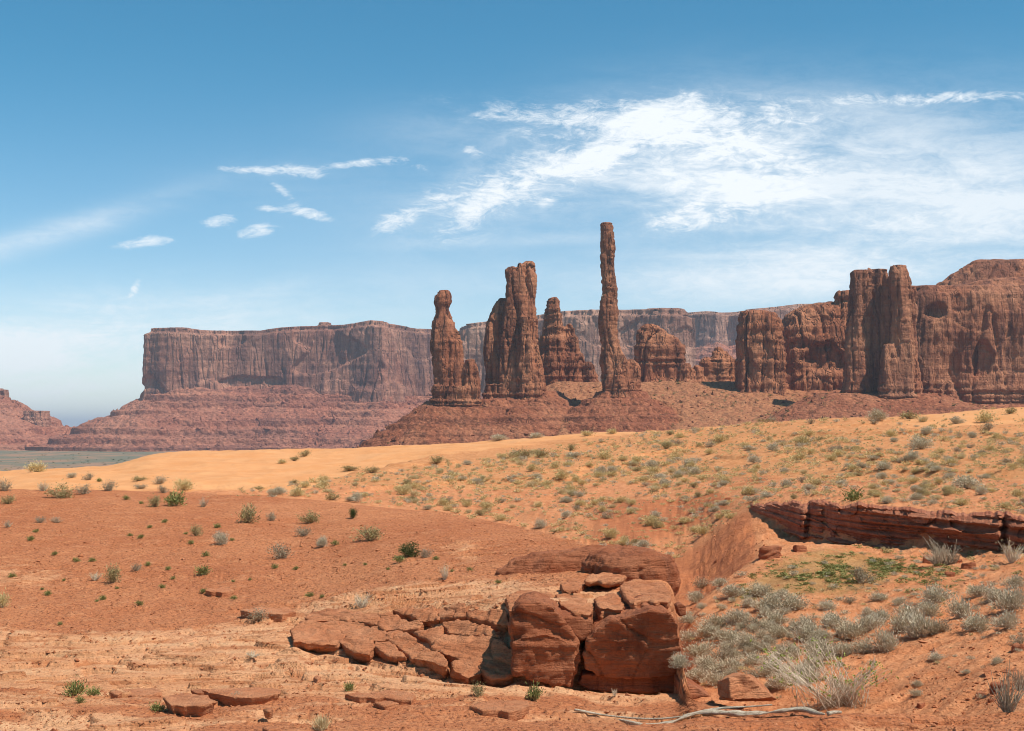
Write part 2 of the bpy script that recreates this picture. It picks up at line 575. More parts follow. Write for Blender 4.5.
# ------------------------------------------------------------------ the ground: one sheet from the near rock to the horizon
# every column of knots is (distance, height) along one bearing; the knots mean the same landform in each column
KN = ['near', 'frame', 'step_foot', 'step_top', 'bench', 'hill', 'crest', 'drop', 'bed', 'bank', 'bank2', 'fan',
      'ravine', 'wall_foot', 'rim', 'flat', 'flat2', 'flat3', 'dune', 'lee', 'vale', 'vale2', 'foot', 'back', 'beyond', 'far', 'end']


def col(u, near, mid, plat, dune, farz):
    """near: 7 (Y,v); mid: 7 (Y,z below eye); plat: 4 (Y,v); dune: (Y,v); farz: foot row or None"""
    k = []
    for Y, v in near:
        k.append((Y, Z(v, Y)))
    for Y, z in mid:
        k.append((Y, H + z))
    for Y, v in plat:
        k.append((Y, Z(v, Y)))
    Yd, vd = dune
    zd = Z(vd, Yd)
    k.append((Yd, zd))
    k.append((Yd + 25, zd - 4.5))
    k.append((Yd + 150, H - 22))
    if farz is None:
        k += [(600, H - 40), (1000, H - 41), (1250, H - 42), (2000, H - 43), (9000, H - 45), (42000, H - 48)]
    else:
        k += [(660, H - 18), (1010, Z(farz, 1010)), (1300, Z(farz, 1010) + 4), (2100, H - 43), (9000, H - 45), (42000, H - 48)]
    return u, k


L0 = [(8, 1010), (16.5, 731), (20.5, 683), (24, 646), (30, 593), (41, 522)]
cols = [
    col(-420, L0 + [(50, 478)], [(58, -3.2), (66, -4.2), (70, -4.4), (74, -4.5), (78, -4.5), (82, -4.5), (86, -4.4)],
        [(90, 496), (105, 486), (125, 479), (150, 475)], (175, 472), None),
    col(0, L0 + [(50, 488)], [(58, -3.2), (66, -4.2), (70, -4.4), (74, -4.5), (78, -4.5), (82, -4.5), (86, -4.4)],
        [(90, 498), (105, 488), (125, 480), (150, 475)], (175, 471), None),
    col(110, L0 + [(50, 489)], [(58, -3.3), (66, -4.4), (70, -4.6), (74, -4.6), (78, -4.6), (82, -4.5), (86, -4.4)],
        [(90, 499), (105, 487), (125, 477), (150, 470)], (180, 464), None),
    col(150, L0 + [(50, 490)], [(58, -3.3), (66, -4.4), (70, -4.6), (74, -4.6), (78, -4.6), (82, -4.5), (86, -4.4)],
        [(90, 499), (105, 485), (125, 472), (150, 461)], (180, 452.5), None),
    col(195, L0 + [(50, 492)], [(58, -3.3), (66, -4.4), (70, -4.6), (74, -4.6), (78, -4.6), (82, -4.5), (86, -4.4)],
        [(90, 500), (105, 484), (125, 471), (150, 459)], (185, 449), None),
    col(300, [(8, 1010), (16.5, 731), (23.4, 650), (26.3, 616), (31, 581), (40, 530), (49, 497)],
        [(57, -3.6), (64, -4.8), (68, -5), (72, -5), (76, -5), (80, -4.8), (84, -4.7)],
        [(88, 505), (102, 485), (125, 467), (150, 457)], (188, 448), None),
    col(340, [(8, 1010), (16.5, 731), (23.5, 648), (26.0, 607), (31, 576), (39, 529), (48, 501)],
        [(56, -3.8), (63, -5), (67, -5.2), (71, -5.2), (75, -5.2), (79, -5), (83, -4.8)],
        [(88, 506), (102, 485), (125, 467), (150, 457)], (188, 447), None),
    col(400, [(8, 1010), (16.5, 731), (22.8, 657), (25.0, 606), (30, 568), (38, 530), (46, 508)],
        [(54, -4.2), (60, -5.2), (64, -5.4), (68, -5.4), (72, -5.4), (76, -5.2), (80, -5)],
        [(86, 507), (102, 484), (125, 466), (150, 455)], (190, 445.5), None),
    col(450, [(8, 1010), (16.5, 731), (21.9, 668), (24.1, 606), (28.5, 573), (36, 534), (44, 513.5)],
        [(52, -4.4), (58, -5.4), (62, -5.6), (66, -5.6), (70, -5.6), (74, -5.4), (79, -5.2)],
        [(86, 507), (102, 484), (125, 464), (150, 453)], (190, 443), None),
    col(508, [(8, 1010), (16.5, 731), (21.5, 675), (23.0, 607), (27, 577), (33, 543), (40, 524)],
        [(47, -4.6), (53, -5.6), (58, -5.8), (62, -5.8), (66, -5.8), (70, -5.6), (76, -5.4)],
        [(86, 507), (102, 484), (125, 463), (150, 450)], (190, 439.5), None),
    col(525, [(8, 1010), (16.5, 731), (21.6, 678), (22.2, 610), (26, 581), (32, 546), (38, 528)],
        [(45, -4.8), (51, -5.8), (56, -6), (60, -6), (64, -6), (68, -5.8), (74, -5.6)],
        [(86, 505), (102, 483), (125, 462), (150, 449)], (190, 438.5), None),
    col(600, [(8, 1010), (16.5, 731), (21.7, 689), (22.0, 613), (25, 585), (28, 563), (31, 547)],
        [(36, -4.4), (42, -5.8), (47, -6.2), (51, -6.2), (54, -6.2), (57, -6.0), (61, -5.6)],
        [(84, 500), (102, 480), (125, 459), (150, 446)], (190, 432.5), None),
    col(660, [(8, 1010), (16.5, 731), (21.7, 692), (22.0, 613), (24, 592), (25.5, 577), (27.5, 560)],
        [(32, -4.8), (37, -6.0), (41, -6.3), (44, -6.3), (47, -6.3), (50, -6.2), (56, -5.8)],
        [(81, 500), (102, 477), (125, 457), (150, 442)], (185, 430), None),
    col(674, [(8, 1010), (16.5, 731), (21.7, 693), (22.2, 620), (23.6, 602), (25, 590), (26.4, 578)],
        [(29.5, -5.0), (33, -5.9), (36, -5.9), (39, -5.9), (42.5, -5.7), (47, -6.2), (55, -5.8)],
        [(81, 501), (102, 476), (125, 455), (150, 440)], (183, 429.5), None),
    col(686, [(8, 1010), (16.5, 731), (18.6, 706), (20.2, 694), (20.8, 694), (21.4, 699), (22.0, 712)],
        [(27.5, -5.0), (30.5, -5.9), (33, -5.8), (36, -5.7), (39.5, -5.45), (46, -6.1), (55, -5.8)],
        [(78, 501), (102, 476), (125, 455), (150, 440)], (182, 429), None),
    col(696, [(8, 1010), (16.5, 731), (17.6, 716), (18.4, 706), (18.8, 703), (19.2, 701), (19.6, 700)],
        [(21.5, -5.2), (26, -5.9), (29, -5.65), (34, -5.35), (40.5, -5.0), (47, -6.2), (55, -5.8)],
        [(76, 501), (102, 475), (125, 454), (150, 439)], (180, 428), None),
    col(720, [(8, 1010), (16.5, 731), (17.4, 718), (18.1, 709), (18.5, 706), (18.9, 704), (19.2, 702)],
        [(21.2, -5.1), (25.8, -5.85), (28.8, -5.55), (34, -5.3), (42, -4.75), (48, -5.6), (58, -4.4)],
        [(70, 503), (98, 475), (123, 453), (148, 437.5)], (177, 425), None),
    col(738, [(8, 1010), (16.5, 731), (17.3, 720), (17.9, 713), (18.2, 710), (18.5, 708), (18.8, 706)],
        [(20.8, -5.1), (25.5, -5.8), (28.5, -5.45), (34, -5.2), (43.5, -4.4), (48, -4.95), (58, -3.95)],
        [(65.5, 505), (95, 474), (122, 452), (147, 436)], (175, 422), None),
    col(760, [(8, 1010), (16.5, 731), (17.3, 721), (17.8, 715), (18.0, 713), (18.2, 711), (18.4, 710)],
        [(20.5, -5.1), (25, -5.75), (28, -5.38), (34, -5.15), (45, -4.1), (48, -4.5), (57.6, -3.75)],
        [(60, 506), (90, 474), (120, 451), (145, 434)], (172, 420), None),
    col(800, [(8, 1010), (16.5, 731), (17.2, 722), (17.6, 717), (17.8, 714), (17.9, 713), (18.1, 712)],
        [(20.5, -5.0), (24.5, -5.6), (27.5, -5.25), (34, -5.0), (46, -3.75), (49.5, -4.2), (52, -4.3)],
        [(53.5, 508), (82, 474), (115, 449), (140, 431)], (168, 419.5), None),
    col(860, [(8, 1010), (16.5, 731), (17.2, 722), (17.5, 718), (17.7, 715), (17.9, 713), (18.0, 712)],
        [(20.5, -4.9), (24, -5.45), (27, -5.15), (34, -4.9), (45.2, -3.95), (46.8, -3.95), (47.5, -3.95)],
        [(48.6, 509), (78, 473), (110, 447), (136, 429)], (162, 417.5), None),
    col(940, [(8, 1010), (16.5, 731), (17.2, 722), (17.5, 718), (17.7, 715), (17.9, 713), (18.0, 712)],
        [(20.0, -4.6), (23, -4.95), (26, -4.75), (33, -4.5), (41.5, -4.0), (43.3, -3.95), (44, -3.9)],
        [(45.2, 514), (74, 473), (106, 446), (132, 428)], (158, 412.5), None),
    col(1024, [(8, 1010), (16.5, 731), (17.2, 722), (17.5, 718), (17.7, 715), (17.9, 713), (18.0, 712)],
        [(19.6, -4.2), (22, -4.45), (25, -4.3), (31, -4.1), (38, -3.7), (39.5, -3.65), (40.3, -3.6)],
        [(41.4, 522), (70, 473), (102, 445), (128, 426)], (153, 407), None),
    col(1420, [(8, 1010), (16.5, 731), (17.2, 722), (17.5, 718), (17.7, 715), (17.9, 713), (18.0, 712)],
        [(19.6, -3.9), (22, -3.9), (25, -3.6), (30, -3.2), (35, -2.9), (36.5, -2.8), (37.3, -2.8)],
        [(38.4, 520), (66, 470), (98, 440), (122, 420)], (145, 400), None),
]
KU = np.array([c[0] for c in cols], float)
KY = np.array([[p[0] for p in c[1]] for c in cols])
KZ = np.array([[p[1] for p in c[1]] for c in cols])

us = np.concatenate([np.linspace(-420, -60, 50), np.arange(-58, 1084, 1.35), np.linspace(1086, 1420, 48)])
rows_between = [14, 90, 90, 60, 80, 90, 70, 24, 20, 55, 60, 80, 24, 16, 40, 70, 60, 50, 60, 12, 12, 10, 60, 8, 8, 8, 8]


def interp_cols(A):
    out = np.stack([np.interp(us, KU, A[:, j]) for j in range(A.shape[1])])
    k = np.exp(-np.linspace(-2, 2, 17) ** 2)      # soften the bearings' seams
    k /= k.sum()
    pad = np.pad(out, ((0, 0), (8, 8)), mode='edge')
    res = np.stack([np.convolve(r, k, 'valid') for r in pad])
    kw = np.exp(-np.linspace(-2, 2, 53) ** 2)
    kw /= kw.sum()
    padw = np.pad(out, ((0, 0), (26, 26)), mode='edge')
    for j in (11, 12, 13, 14, 15):
        res[j] = np.convolve(padw[j], kw, 'valid')
    return res


gy, gz = interp_cols(KY), interp_cols(KZ)
RY, RZ, RK = [], [], []
for j in range(len(KN) - 1):
    n = rows_between[j]
    t = np.arange(n) / n
    RY.append(gy[j] + (gy[j + 1] - gy[j]) * t[:, None])
    RZ.append(gz[j] + (gz[j + 1] - gz[j]) * t[:, None])
    RK.append(j + t)
RY.append(gy[-1:]); RZ.append(gz[-1:]); RK.append([len(KN) - 1.0])
GY, GZ, GK = np.concatenate(RY), np.concatenate(RZ), np.concatenate(RK)


def smooth_rows(A, k):
    ker = np.exp(-np.linspace(-2, 2, 2 * k + 1) ** 2)
    ker /= ker.sum()
    p = np.pad(A, ((k, k), (0, 0)), mode='edge')
    return sum(p[i:i + len(A)] * ker[i] for i in range(2 * k + 1))


soft = smooth_rows(GZ, 14)
keep_sharp = np.exp(-((GK - 2.5) / 0.55) ** 2) + np.exp(-((GK - 13.5) / 0.6) ** 2)
keep_sharp = np.clip(keep_sharp + (GK > 18.6), 0, 1)[:, None]
GZ = GZ * keep_sharp + soft * (1 - keep_sharp)
GX = (us[None, :] - CX) / F * GY
KK = np.repeat(GK[:, None], len(us), 1)
UU = np.repeat(us[None, :], len(GK), 0)

# material zones (where each kind of ground lies)
edge_n = fbm(GX * 0.10, GY * 0.10, 0, 3, 41)
slick = np.clip(1.15 - sstep(KK + 1.6 * edge_n, 2.9, 4.1), 0, 1) * sstep(7.2 - KK, 0, 0.6)
nearsoil = 1 - sstep(GY + 2.6 * fbm(GX * 0.28, GY * 0.6, 0, 4, 43), 18.6, 20.4)
slick *= 1 - 0.85 * nearsoil * sstep(fbm(GX * 0.35, GY * 0.8, 0, 3, 44), -0.45, 0.1)
shelf = sstep(UU, 400, 470) * sstep(5.2 + 1.2 * edge_n - KK, 0, 0.8) * (KK > 2) * (0.36 + 1.3 * edge_n)
slick = np.clip(np.maximum(slick, shelf), 0, 1)
wash = sstep(KK, 6.6, 7.4) * sstep(15.3 + 0.8 * edge_n - KK, 0, 0.9)
crust = sstep(KK, 14.4, 15.2) * (KK < 18.3)
dune_m = sstep(KK, 14.2, 14.9) * sstep(19.9 - KK, 0, .3)
dl = np.interp(us, [-420, 240, 330, 430, 520, 600, 700, 800, 1420], [12, 13, 15.0, 16.8, 17.3, 17.6, 17.9, 17.95, 17.8])[None, :]
dune_m = dune_m * sstep(KK + 0.5 * edge_n - dl, -0.15, 0.35)
dune_m = np.maximum(dune_m, sstep(UU, 800, 960) * sstep(KK + edge_n, 16.6, 17.4) * (KK < 19.9) * 0.8)
valley = sstep(KK, 19.6, 20.4)
valley = np.maximum(valley, sstep(KK, 23.2, 24))
farslope = sstep(KK, 19.4, 20) * (1 - valley)
green = np.exp(-((UU - 850) / 70) ** 2 - ((KK - 10.7) / 0.45) ** 2) + 0.9 * np.exp(-((UU - 770) / 60) ** 2 - ((KK - 10.55) / 0.22) ** 2)

bankz = sstep(KK, 11.6, 12.2) * sstep(14.25 + 0.5 * edge_n - KK, 0, 0.35) * sstep(770 - UU, 0, 30) * sstep(UU, 540, 640) * np.clip(0.75 + 0.9 * edge_n, 0, 1)
# relief
ga = np.clip(GY / 22, 0.8, 30)
z = GZ.copy()
near_mask = (KK < 7.5)
lam = fbm(GX * 0.16 + 3, GY * 0.34, 0, 4, 3) * 0.55 + 0.10 * fbm(GX * 1.1, GY * 1.7, 0, 3, 9)
st = 0.085
fl = np.floor(lam / st)
fr = lam / st - fl
terr = (fl + sstep(fr, 0.88, 1.0)) * st
crk = np.clip(1 - np.abs(pn(GX * 0.55 + 0.2 * pn(GX * 2, GY * 2, 0, 4), GY * 0.9, 0, 46)) / 0.022, 0, 1) * sstep(pn(GX * 0.3, GY * 0.4, 0, 47), -0.1, 0.2)
undcut = np.clip(sstep(fr, 0.70, 0.88) - sstep(fr, 0.88, 0.93), 0, 1)
z += np.where(near_mask, slick * (terr - 0.25 * lam), 0) * sstep(KK, 0.2, 1)
z -= np.where(near_mask, slick * (0.08 * crk + 0.03 * undcut), 0)
z -= np.where(near_mask, 0.16 * sstep(UU, 292, 320) * (1 - sstep(UU, 500, 520)) * sstep(KK, 1.7, 2.1) * (1 - sstep(KK, 2.95, 3.15)), 0)
z += np.where(near_mask, 0.030 * fbm(GX * 1.8, GY * 1.8, 0, 4, 12), 0)
z += np.where(near_mask, (1 - slick) * 0.10 * fbm(GX * 0.35, GY * 0.35, 0, 3, 14), 0)
# loose clods and gravel
peb = np.clip(fbm(GX * 6, GY * 6, 0, 2, 77) - 0.22, 0, 1)
z += np.where(near_mask & (GY < 40), (1.0 - 0.6 * slick) * peb * 0.085, 0)
# wash: rills running down from the ledge to the lower left
rot = 0.75
rx, ry = GX * math.cos(rot) + GY * math.sin(rot), -GX * math.sin(rot) + GY * math.cos(rot)
rill = fbm(rx * 0.16, ry * 0.95, 0, 4, 21, 0.55, True)
lumps = fbm(GX * 0.5, GY * 0.5, 0, 4, 22)
z += wash * sstep(KK, 7.4, 8.4) * (0.16 * rill + 0.13 * lumps + 0.05 * fbm(GX * 3, GY * 3, 0, 3, 23)) * (1 - np.exp(-((KK - 13.5) / 0.6) ** 2) * 0.6)
# ravine wall erosion
rw = np.exp(-((KK - 13.6) / 0.8) ** 2) * sstep(740 - UU, 0, 60)
z += rw * (0.28 * fbm(GX * 0.22, GY * 0.10, 0, 4, 25, 0.55, True) + 0.2 * lumps)
cl = np.exp(-((KK - 13.0) / 1.3) ** 2) * sstep(UU, 640, 700)
z += cl * (0.22 * fbm(GX * 0.7, GY * 0.7, GZ * 0.7, 4, 26) + 0.10 * np.floor(3 * fbm(GX * 1.6, GY * 1.6, GZ * 2.0, 3, 27)) / 2)
# small cut banks on the flats
bank = fbm(GX * 0.06, GY * 0.045, 0, 3, 31)
plat = sstep(KK, 14.1, 14.8) * sstep(19.5 - KK, 0, 0.8)
z += plat * (1 - dune_m) * (0.28 * sstep(bank, 0.02, 0.07) - 0.14 + 0.22 * fbm(GX * 0.16, GY * 0.12, 0, 4, 33) + 0.10 * fbm(GX * .8, GY * .8, 0, 3, 34))
z += plat * dune_m * (0.8 * (fbm(GX * 0.040, GY * 0.024, 0, 3, 35, 0.5, True) - 0.62) + 0.10 * np.sin(GX * 0.5 + GY * 0.9 + 3 * fbm(GX * 0.08, GY * 0.08, 0, 2, 48)) + 0.05 * fbm(GX * 0.5, GY * 0.25, 0, 3, 36))
# small sand hummocks that the clumps sit on
z += plat * 0.16 * np.clip(fbm(GX * 0.55, GY * 0.45, 0, 2, 37), 0, 1)
z += np.where(KK > 19.5, farslope * (3.0 * fbm(GX * 0.02, GY * 0.02, 0, 5, 38) + 1.2 * fbm(GX * 0.12, GY * 0.12, 0, 4, 39)), 0)
z += np.where(KK > 20.5, valley * 2.0 * fbm(GX * 0.004, GY * 0.004, 0, 3, 40), 0) * (KK < 25.5)
GZ = z
gme = make_mesh('ground', np.stack([GX, GY, GZ], -1).reshape(-1, 3), grid_faces(len(GK), len(us))[:, ::1], GROUND)
for nm, a in (('slick', slick), ('wash', wash), ('crust', crust), ('dune', dune_m), ('valley', valley),
              ('farslope', farslope), ('green', green), ('bankz', bankz)):
    attr(gme, nm, a)
tag(obj('ground', gme), kind='structure')

GV = HOR - (GZ - H) / GY * F
_run = np.minimum.accumulate(GV, axis=0)
VIS = GV <= np.vstack([np.full((1, GV.shape[1]), 1e9), _run[:-1]]) + 0.02


def at_px(u, v):
    """first ground point seen along the bearing u at row v"""
    c = int(np.clip(np.searchsorted(us, u), 0, len(us) - 1))
    r = int(np.argmax(_run[:, c] <= v))
    return float(X(u, GY[r, c])), float(GY[r, c]), float(GZ[r, c])


def at_xy(x, y):
    u = x / y * F + CX
    c = int(np.clip(np.searchsorted(us, u), 0, len(us) - 1))
    r = int(np.clip(np.searchsorted(GY[:, c], y), 0, len(GK) - 1))
    return float(GZ[r, c])


# ------------------------------------------------------------------ rock builders
def poly_mesh_union(parts, voxel):
    """closed shells -> one continuous skin"""
    V, Fc, off = [], [], 0
    for v, fs in parts:
        V.append(v)
        for f in fs:
            Fc.append(np.asarray(f) + off)
        off += len(v)
    me = make_mesh('raw', np.concatenate(V), Fc)
    o = bpy.data.objects.new('raw', me)
    C.objects.link(o)
    md = o.modifiers.new('r', 'REMESH')
    md.mode = 'VOXEL'
    md.voxel_size = voxel
    md.adaptivity = 0
    dg = bpy.context.evaluated_depsgraph_get()
    res = bpy.data.meshes.new_from_object(o.evaluated_get(dg))
    bpy.data.objects.remove(o)
    bpy.data.meshes.remove(me)
    return res


def get_co(me):
    a = np.empty(len(me.vertices) * 3, np.float32)
    me.vertices.foreach_get('co', a)
    n = np.empty(len(me.vertices) * 3, np.float32)
    me.vertex_normals.foreach_get('vector', n)
    return a.reshape(-1, 3).astype(float), n.reshape(-1, 3).astype(float)


def set_co(me, co, mat, smooth=True):
    me.vertices.foreach_set('co', co.astype(np.float32).ravel())
    me.polygons.foreach_set('use_smooth', np.full(len(me.polygons), smooth))
    me.materials.clear()
    me.materials.append(mat)
    me.update()


def loft(D, knots, depth=1.0, p=2.6, dy=0.0, jit=0.4, seed=0, sink=16.0, nseg=40, cap=0.3):
    """tower through (row, left, right) at distance D; depth = depth / width"""
    k = np.array(sorted(knots), float)
    vs = np.linspace(k[0, 0], k[-1, 0], max(12, int((k[-1, 0] - k[0, 0]) / 1.5)))
    Lf = np.interp(vs, k[:, 0], k[:, 1]) + jit * (pn(vs * 0.21, seed, 0.5, 3) + 0.7 * pn(vs * 0.6, seed, 0.5, 5))
    Rt = np.interp(vs, k[:, 0], k[:, 2]) + jit * (pn(vs * 0.21, seed, 9.5, 4) + 0.7 * pn(vs * 0.6, seed, 9.5, 6))
    zs = Z(vs, D)
    zs = np.append(zs, zs[-1] - sink)
    Lf, Rt = np.append(Lf, Lf[-1] - 1), np.append(Rt, Rt[-1] + 1)
    th = np.linspace(0, 2 * math.pi, nseg, endpoint=False)
    cx, sx = np.cos(th), np.sin(th)
    ex = np.sign(cx) * np.abs(cx) ** (2 / p)
    ey = np.sign(sx) * np.abs(sx) ** (2 / p)
    a = (Rt - Lf) / 2 / F * D
    c = X((Lf + Rt) / 2, D)
    ddy = np.minimum(a * depth, np.max(a) * depth)
    V = np.stack([c[:, None] + a[:, None] * ex, D + dy + ddy[:, None] * ey, np.repeat(zs[:, None], nseg, 1)], -1).reshape(-1, 3)
    n = len(zs)
    q = grid_faces(n, nseg, True)
    V = np.concatenate([V, [[c[0], D + dy, zs[0] + cap], [c[-1], D + dy, zs[-1]]]])
    i = np.arange(nseg)
    top = np.stack([i, np.full(nseg, n * nseg), (i + 1) % nseg], -1)
    bot = np.stack([(n - 1) * nseg + i, (n - 1) * nseg + (i + 1) % nseg, np.full(nseg, n * nseg + 1)], -1)
    return V, [q[:, ::-1], top[:, ::-1], bot[:, ::-1]]


def weather(co, no, s, seed, flute=1.0, bed=1.0, rough=1.0, crack=1.0, bed_lo=None):
    """erode a cliff skin; s = size in metres of the main columns"""
    x, y, zc = co[:, 0] / s, co[:, 1] / s, co[:, 2] / s
    side = np.sqrt(np.clip(1 - no[:, 2] ** 2, 0, 1))
    wv = 0.25 * pn(x * 0.5, y * 0.5, zc * 0.4, seed + 50)
    d = flute * side * s * 0.20 * fbm(x + wv, y + wv, zc * 0.10, 4, seed, 0.55)
    cr = 1 - np.abs(pn(x * 0.9 + wv, y * 0.9, zc * 0.07, seed + 5)) / 0.055
    d -= crack * side * s * 0.30 * np.clip(cr, 0, 1)
    cr2 = 1 - np.abs(pn(x * 0.5, y * 0.5, zc * 0.9, seed + 6)) / 0.05
    d -= crack * s * 0.10 * np.clip(cr2, 0, 1)
    lay = pn(x * 0.07, y * 0.07, zc * 2.6, seed + 7) + 0.6 * pn(x * 0.15, y * 0.15, zc * 6.5, seed + 8)
    bw = 1.0
    if bed_lo is not None:
        bw = 0.35 + 2.2 * (1 - sstep(co[:, 2], bed_lo[0], bed_lo[1]))
    d += bed * bw * side * s * 0.075 * np.tanh(lay * 3)
    sl = fbm(x * 1.1 + wv, y * 1.1, zc * 0.32, 3, seed + 10) * 5
    d += rough * side * s * 0.060 * (np.floor(sl) + sstep(sl - np.floor(sl), 0.8, 1.0))
    sl2 = fbm(x * 2.6, y * 2.6, zc * 0.55, 2, seed + 11) * 4
    d += rough * side * s * 0.028 * np.floor(sl2)
    d += rough * s * 0.060 * fbm(x * 1.6, y * 1.6, zc * 0.6, 5, seed + 9, 0.6)
    return d


def rock(name, lofts, voxel, s, seed, mat, label, cat, dents=(), group=None, **kw):
    me = poly_mesh_union(lofts, voxel)
    co, no = get_co(me)
    d = weather(co, no, s, seed, **kw)
    for (u, v, ru, rv, dep) in dents:
        pu_ = co[:, 0] / co[:, 1] * F + CX
        pv_ = HOR - (co[:, 2] - H) / co[:, 1] * F
        r = np.sqrt(((pu_ - u) / ru) ** 2 + ((pv_ - v) / rv) ** 2)
        r = r + 0.38 * fbm(co[:, 0] * 0.09, co[:, 1] * 0.09, co[:, 2] * 0.09, 3, seed + 31)
        d -= dep * (1 - sstep(r, 0.70, 0.98)) * (no[:, 1] < 0.1) * (1 - sstep((pv_ - v) / rv, 0.1, 0.9))
    co = co + no * d[:, None]
    set_co(me, co, mat)
    me.name = name
    return tag(obj(name, me), label, cat, group)


def base_lofts(D, spans, v0, v1, depth, p=2.8):
    return [loft(D, [(v0, a, b), (v1, a - 2, b + 2)], depth, p) for a, b in spans]


# spires
D = 936
rock('rock_spire', [
    loft(D, [(290.5, 439, 448), (295, 434, 449.4), (303, 432.6, 450.2), (310, 434.4, 448.4), (314, 434.2, 449.8), (322, 431.8, 454.5),
             (333, 431.4, 458.7), (344, 430.4, 462), (360, 432, 463), (380, 433, 463), (402, 433.5, 466)], 0.85, 2.4, seed=1),
    loft(D, [(360, 465.5, 474), (369, 463, 478.4), (382, 461, 481), (400, 458, 483)], 0.9, 2.4, -3, seed=2),
    loft(D, [(386, 434, 476), (405, 431, 482)], 0.55, 3, -3, seed=3)],
    0.85, 9.0, 11, ROCK_NEAR, 'blunt red rock spire with a rounded knob head and a stump at its right foot', 'rock spire', flute=0.6, crack=0.7,
    bed_lo=(Z(400, D), Z(388, D)))
D = 950
rock('rock_spire', [
    loft(D, [(261, 526, 534), (265, 521, 536), (278, 516, 537), (300, 514.5, 536.5), (333, 511, 537), (363, 508.5, 541), (385, 506, 543), (402, 504, 546)], 0.9, 2.4, 0, seed=4),
    loft(D, [(262.5, 518.5, 521.5), (266, 517, 523), (276, 516, 524), (300, 514, 526)], 1.0, 2.4, -5, seed=5),
    loft(D, [(267.5, 509.5, 515), (272, 505.6, 516.6), (284, 506, 519), (300, 505.5, 521), (325, 503.5, 521), (363, 500, 523), (402, 498, 526)], 0.9, 2.4, -5, seed=6),
    loft(D, [(298, 499, 508), (303, 495, 512), (314, 490, 514), (328, 483.5, 514), (352, 482, 514), (374, 484, 510), (402, 484, 513)], 0.75, 2.5, 2, seed=7),
    loft(D, [(318, 522, 530), (352, 519, 533), (402, 516, 536)], 0.9, 2.4, -12, seed=8),
    loft(D, [(346, 531, 538), (360, 528, 542), (374, 526, 544), (402, 524, 547)], 0.9, 2.4, -10, seed=9),
    loft(D, [(384, 484, 544), (406, 480, 548)], 0.4, 3, -4, seed=10)],
    0.85, 8.0, 23, ROCK_NEAR, 'broad cluster of red pinnacles rising in steps to a double summit', 'rock spire',
    bed_lo=(Z(404, D), Z(388, D)))
D = 1010
rock('rock_spire', [
    loft(D, [(297, 551, 558.5), (301.6, 546, 561.4), (312, 543.5, 561.4), (323, 542.5, 563.5), (340, 540.5, 566), (385, 538, 568)], 0.9, 2.6, seed=11),
    loft(D, [(323.5, 566.5, 572), (328, 564, 576), (347, 563, 581), (360, 562, 586), (374, 562, 590), (390, 562, 594)], 0.8, 2.5, 3, seed=12),
    loft(D, [(362, 586, 591), (376, 583, 598), (392, 582, 602)], 0.9, 2.4, -2, seed=13),
    loft(D, [(340, 532, 546), (370, 528, 548), (392, 524, 550)], 0.8, 2.4, 4, seed=14)],
    0.9, 9.0, 37, ROCK_NEAR, 'square-shouldered red spire just left of the thin rock needle, behind its slope', 'rock spire')
D = 930
rock('rock_spire', [
    loft(D, [(222.5, 601.5, 612), (225, 600.7, 612.8), (241, 600.4, 613), (247.6, 600.7, 614.4), (261, 600.7, 614), (271.5, 601, 614.8),
             (288.6, 601, 617.3), (306, 600.4, 618), (316, 599.2, 618), (326, 598.6, 617.5), (336.5, 600, 618), (347, 600.4, 620),
             (360, 599.8, 624.5), (374, 600.4, 627), (396, 600.4, 630)], 0.95, 2.5, seed=15, jit=0.55),
    loft(D, [(347, 615, 620), (360, 612, 626), (376, 610, 628), (396, 608, 630)], 0.9, 2.4, -5, seed=16),
    loft(D, [(359.5, 627, 634), (364, 625, 639), (372, 624, 641), (380, 623, 640), (396, 620, 641)], 0.9, 2.4, -1, seed=17),
    loft(D, [(381, 603, 637), (398, 599, 641)], 0.6, 3.2, -2, seed=18)],
    0.7, 6.0, 41, ROCK_NEAR, 'tall thin needle of red rock, the highest spire in the valley', 'rock spire',
    bed_lo=(Z(396, D), Z(380, D)))
D = 1015
rock('rock_butte', [
    loft(D, [(325.5, 648, 656), (328, 642, 662), (335, 637, 672), (343, 636.5, 681), (357, 636.5, 684.5), (392, 636, 686)], 0.7, 3.0, seed=19)],
    1.0, 15.0, 51, ROCK_NEAR, 'low round-topped red block of rock right of the thin needle', 'butte', flute=0.7)
D = 1000
rock('rock_butte', [
    loft(D, [(364, 679, 688), (370, 675, 691), (390, 673, 693)], 0.9, 2.4, -6, seed=20),
    loft(D, [(366, 693, 699), (371, 690, 702), (390, 689, 703)], 0.9, 2.4, -4, seed=21),
    loft(D, [(357, 704, 710), (362, 701, 712), (390, 699, 714)], 0.9, 2.4, 0, seed=22),
    loft(D, [(346.5, 717.5, 721), (352, 712, 727), (358, 710, 735), (390, 707, 740)], 0.7, 2.6, 2, seed=23),
    loft(D, [(378, 676, 738), (394, 672, 742)], 0.25, 3, 0, seed=24)],
    0.9, 9.0, 57, ROCK_NEAR, 'row of low knobbly red rock stumps joining the round block to the long cliffs', 'rock ridge')
D = 965
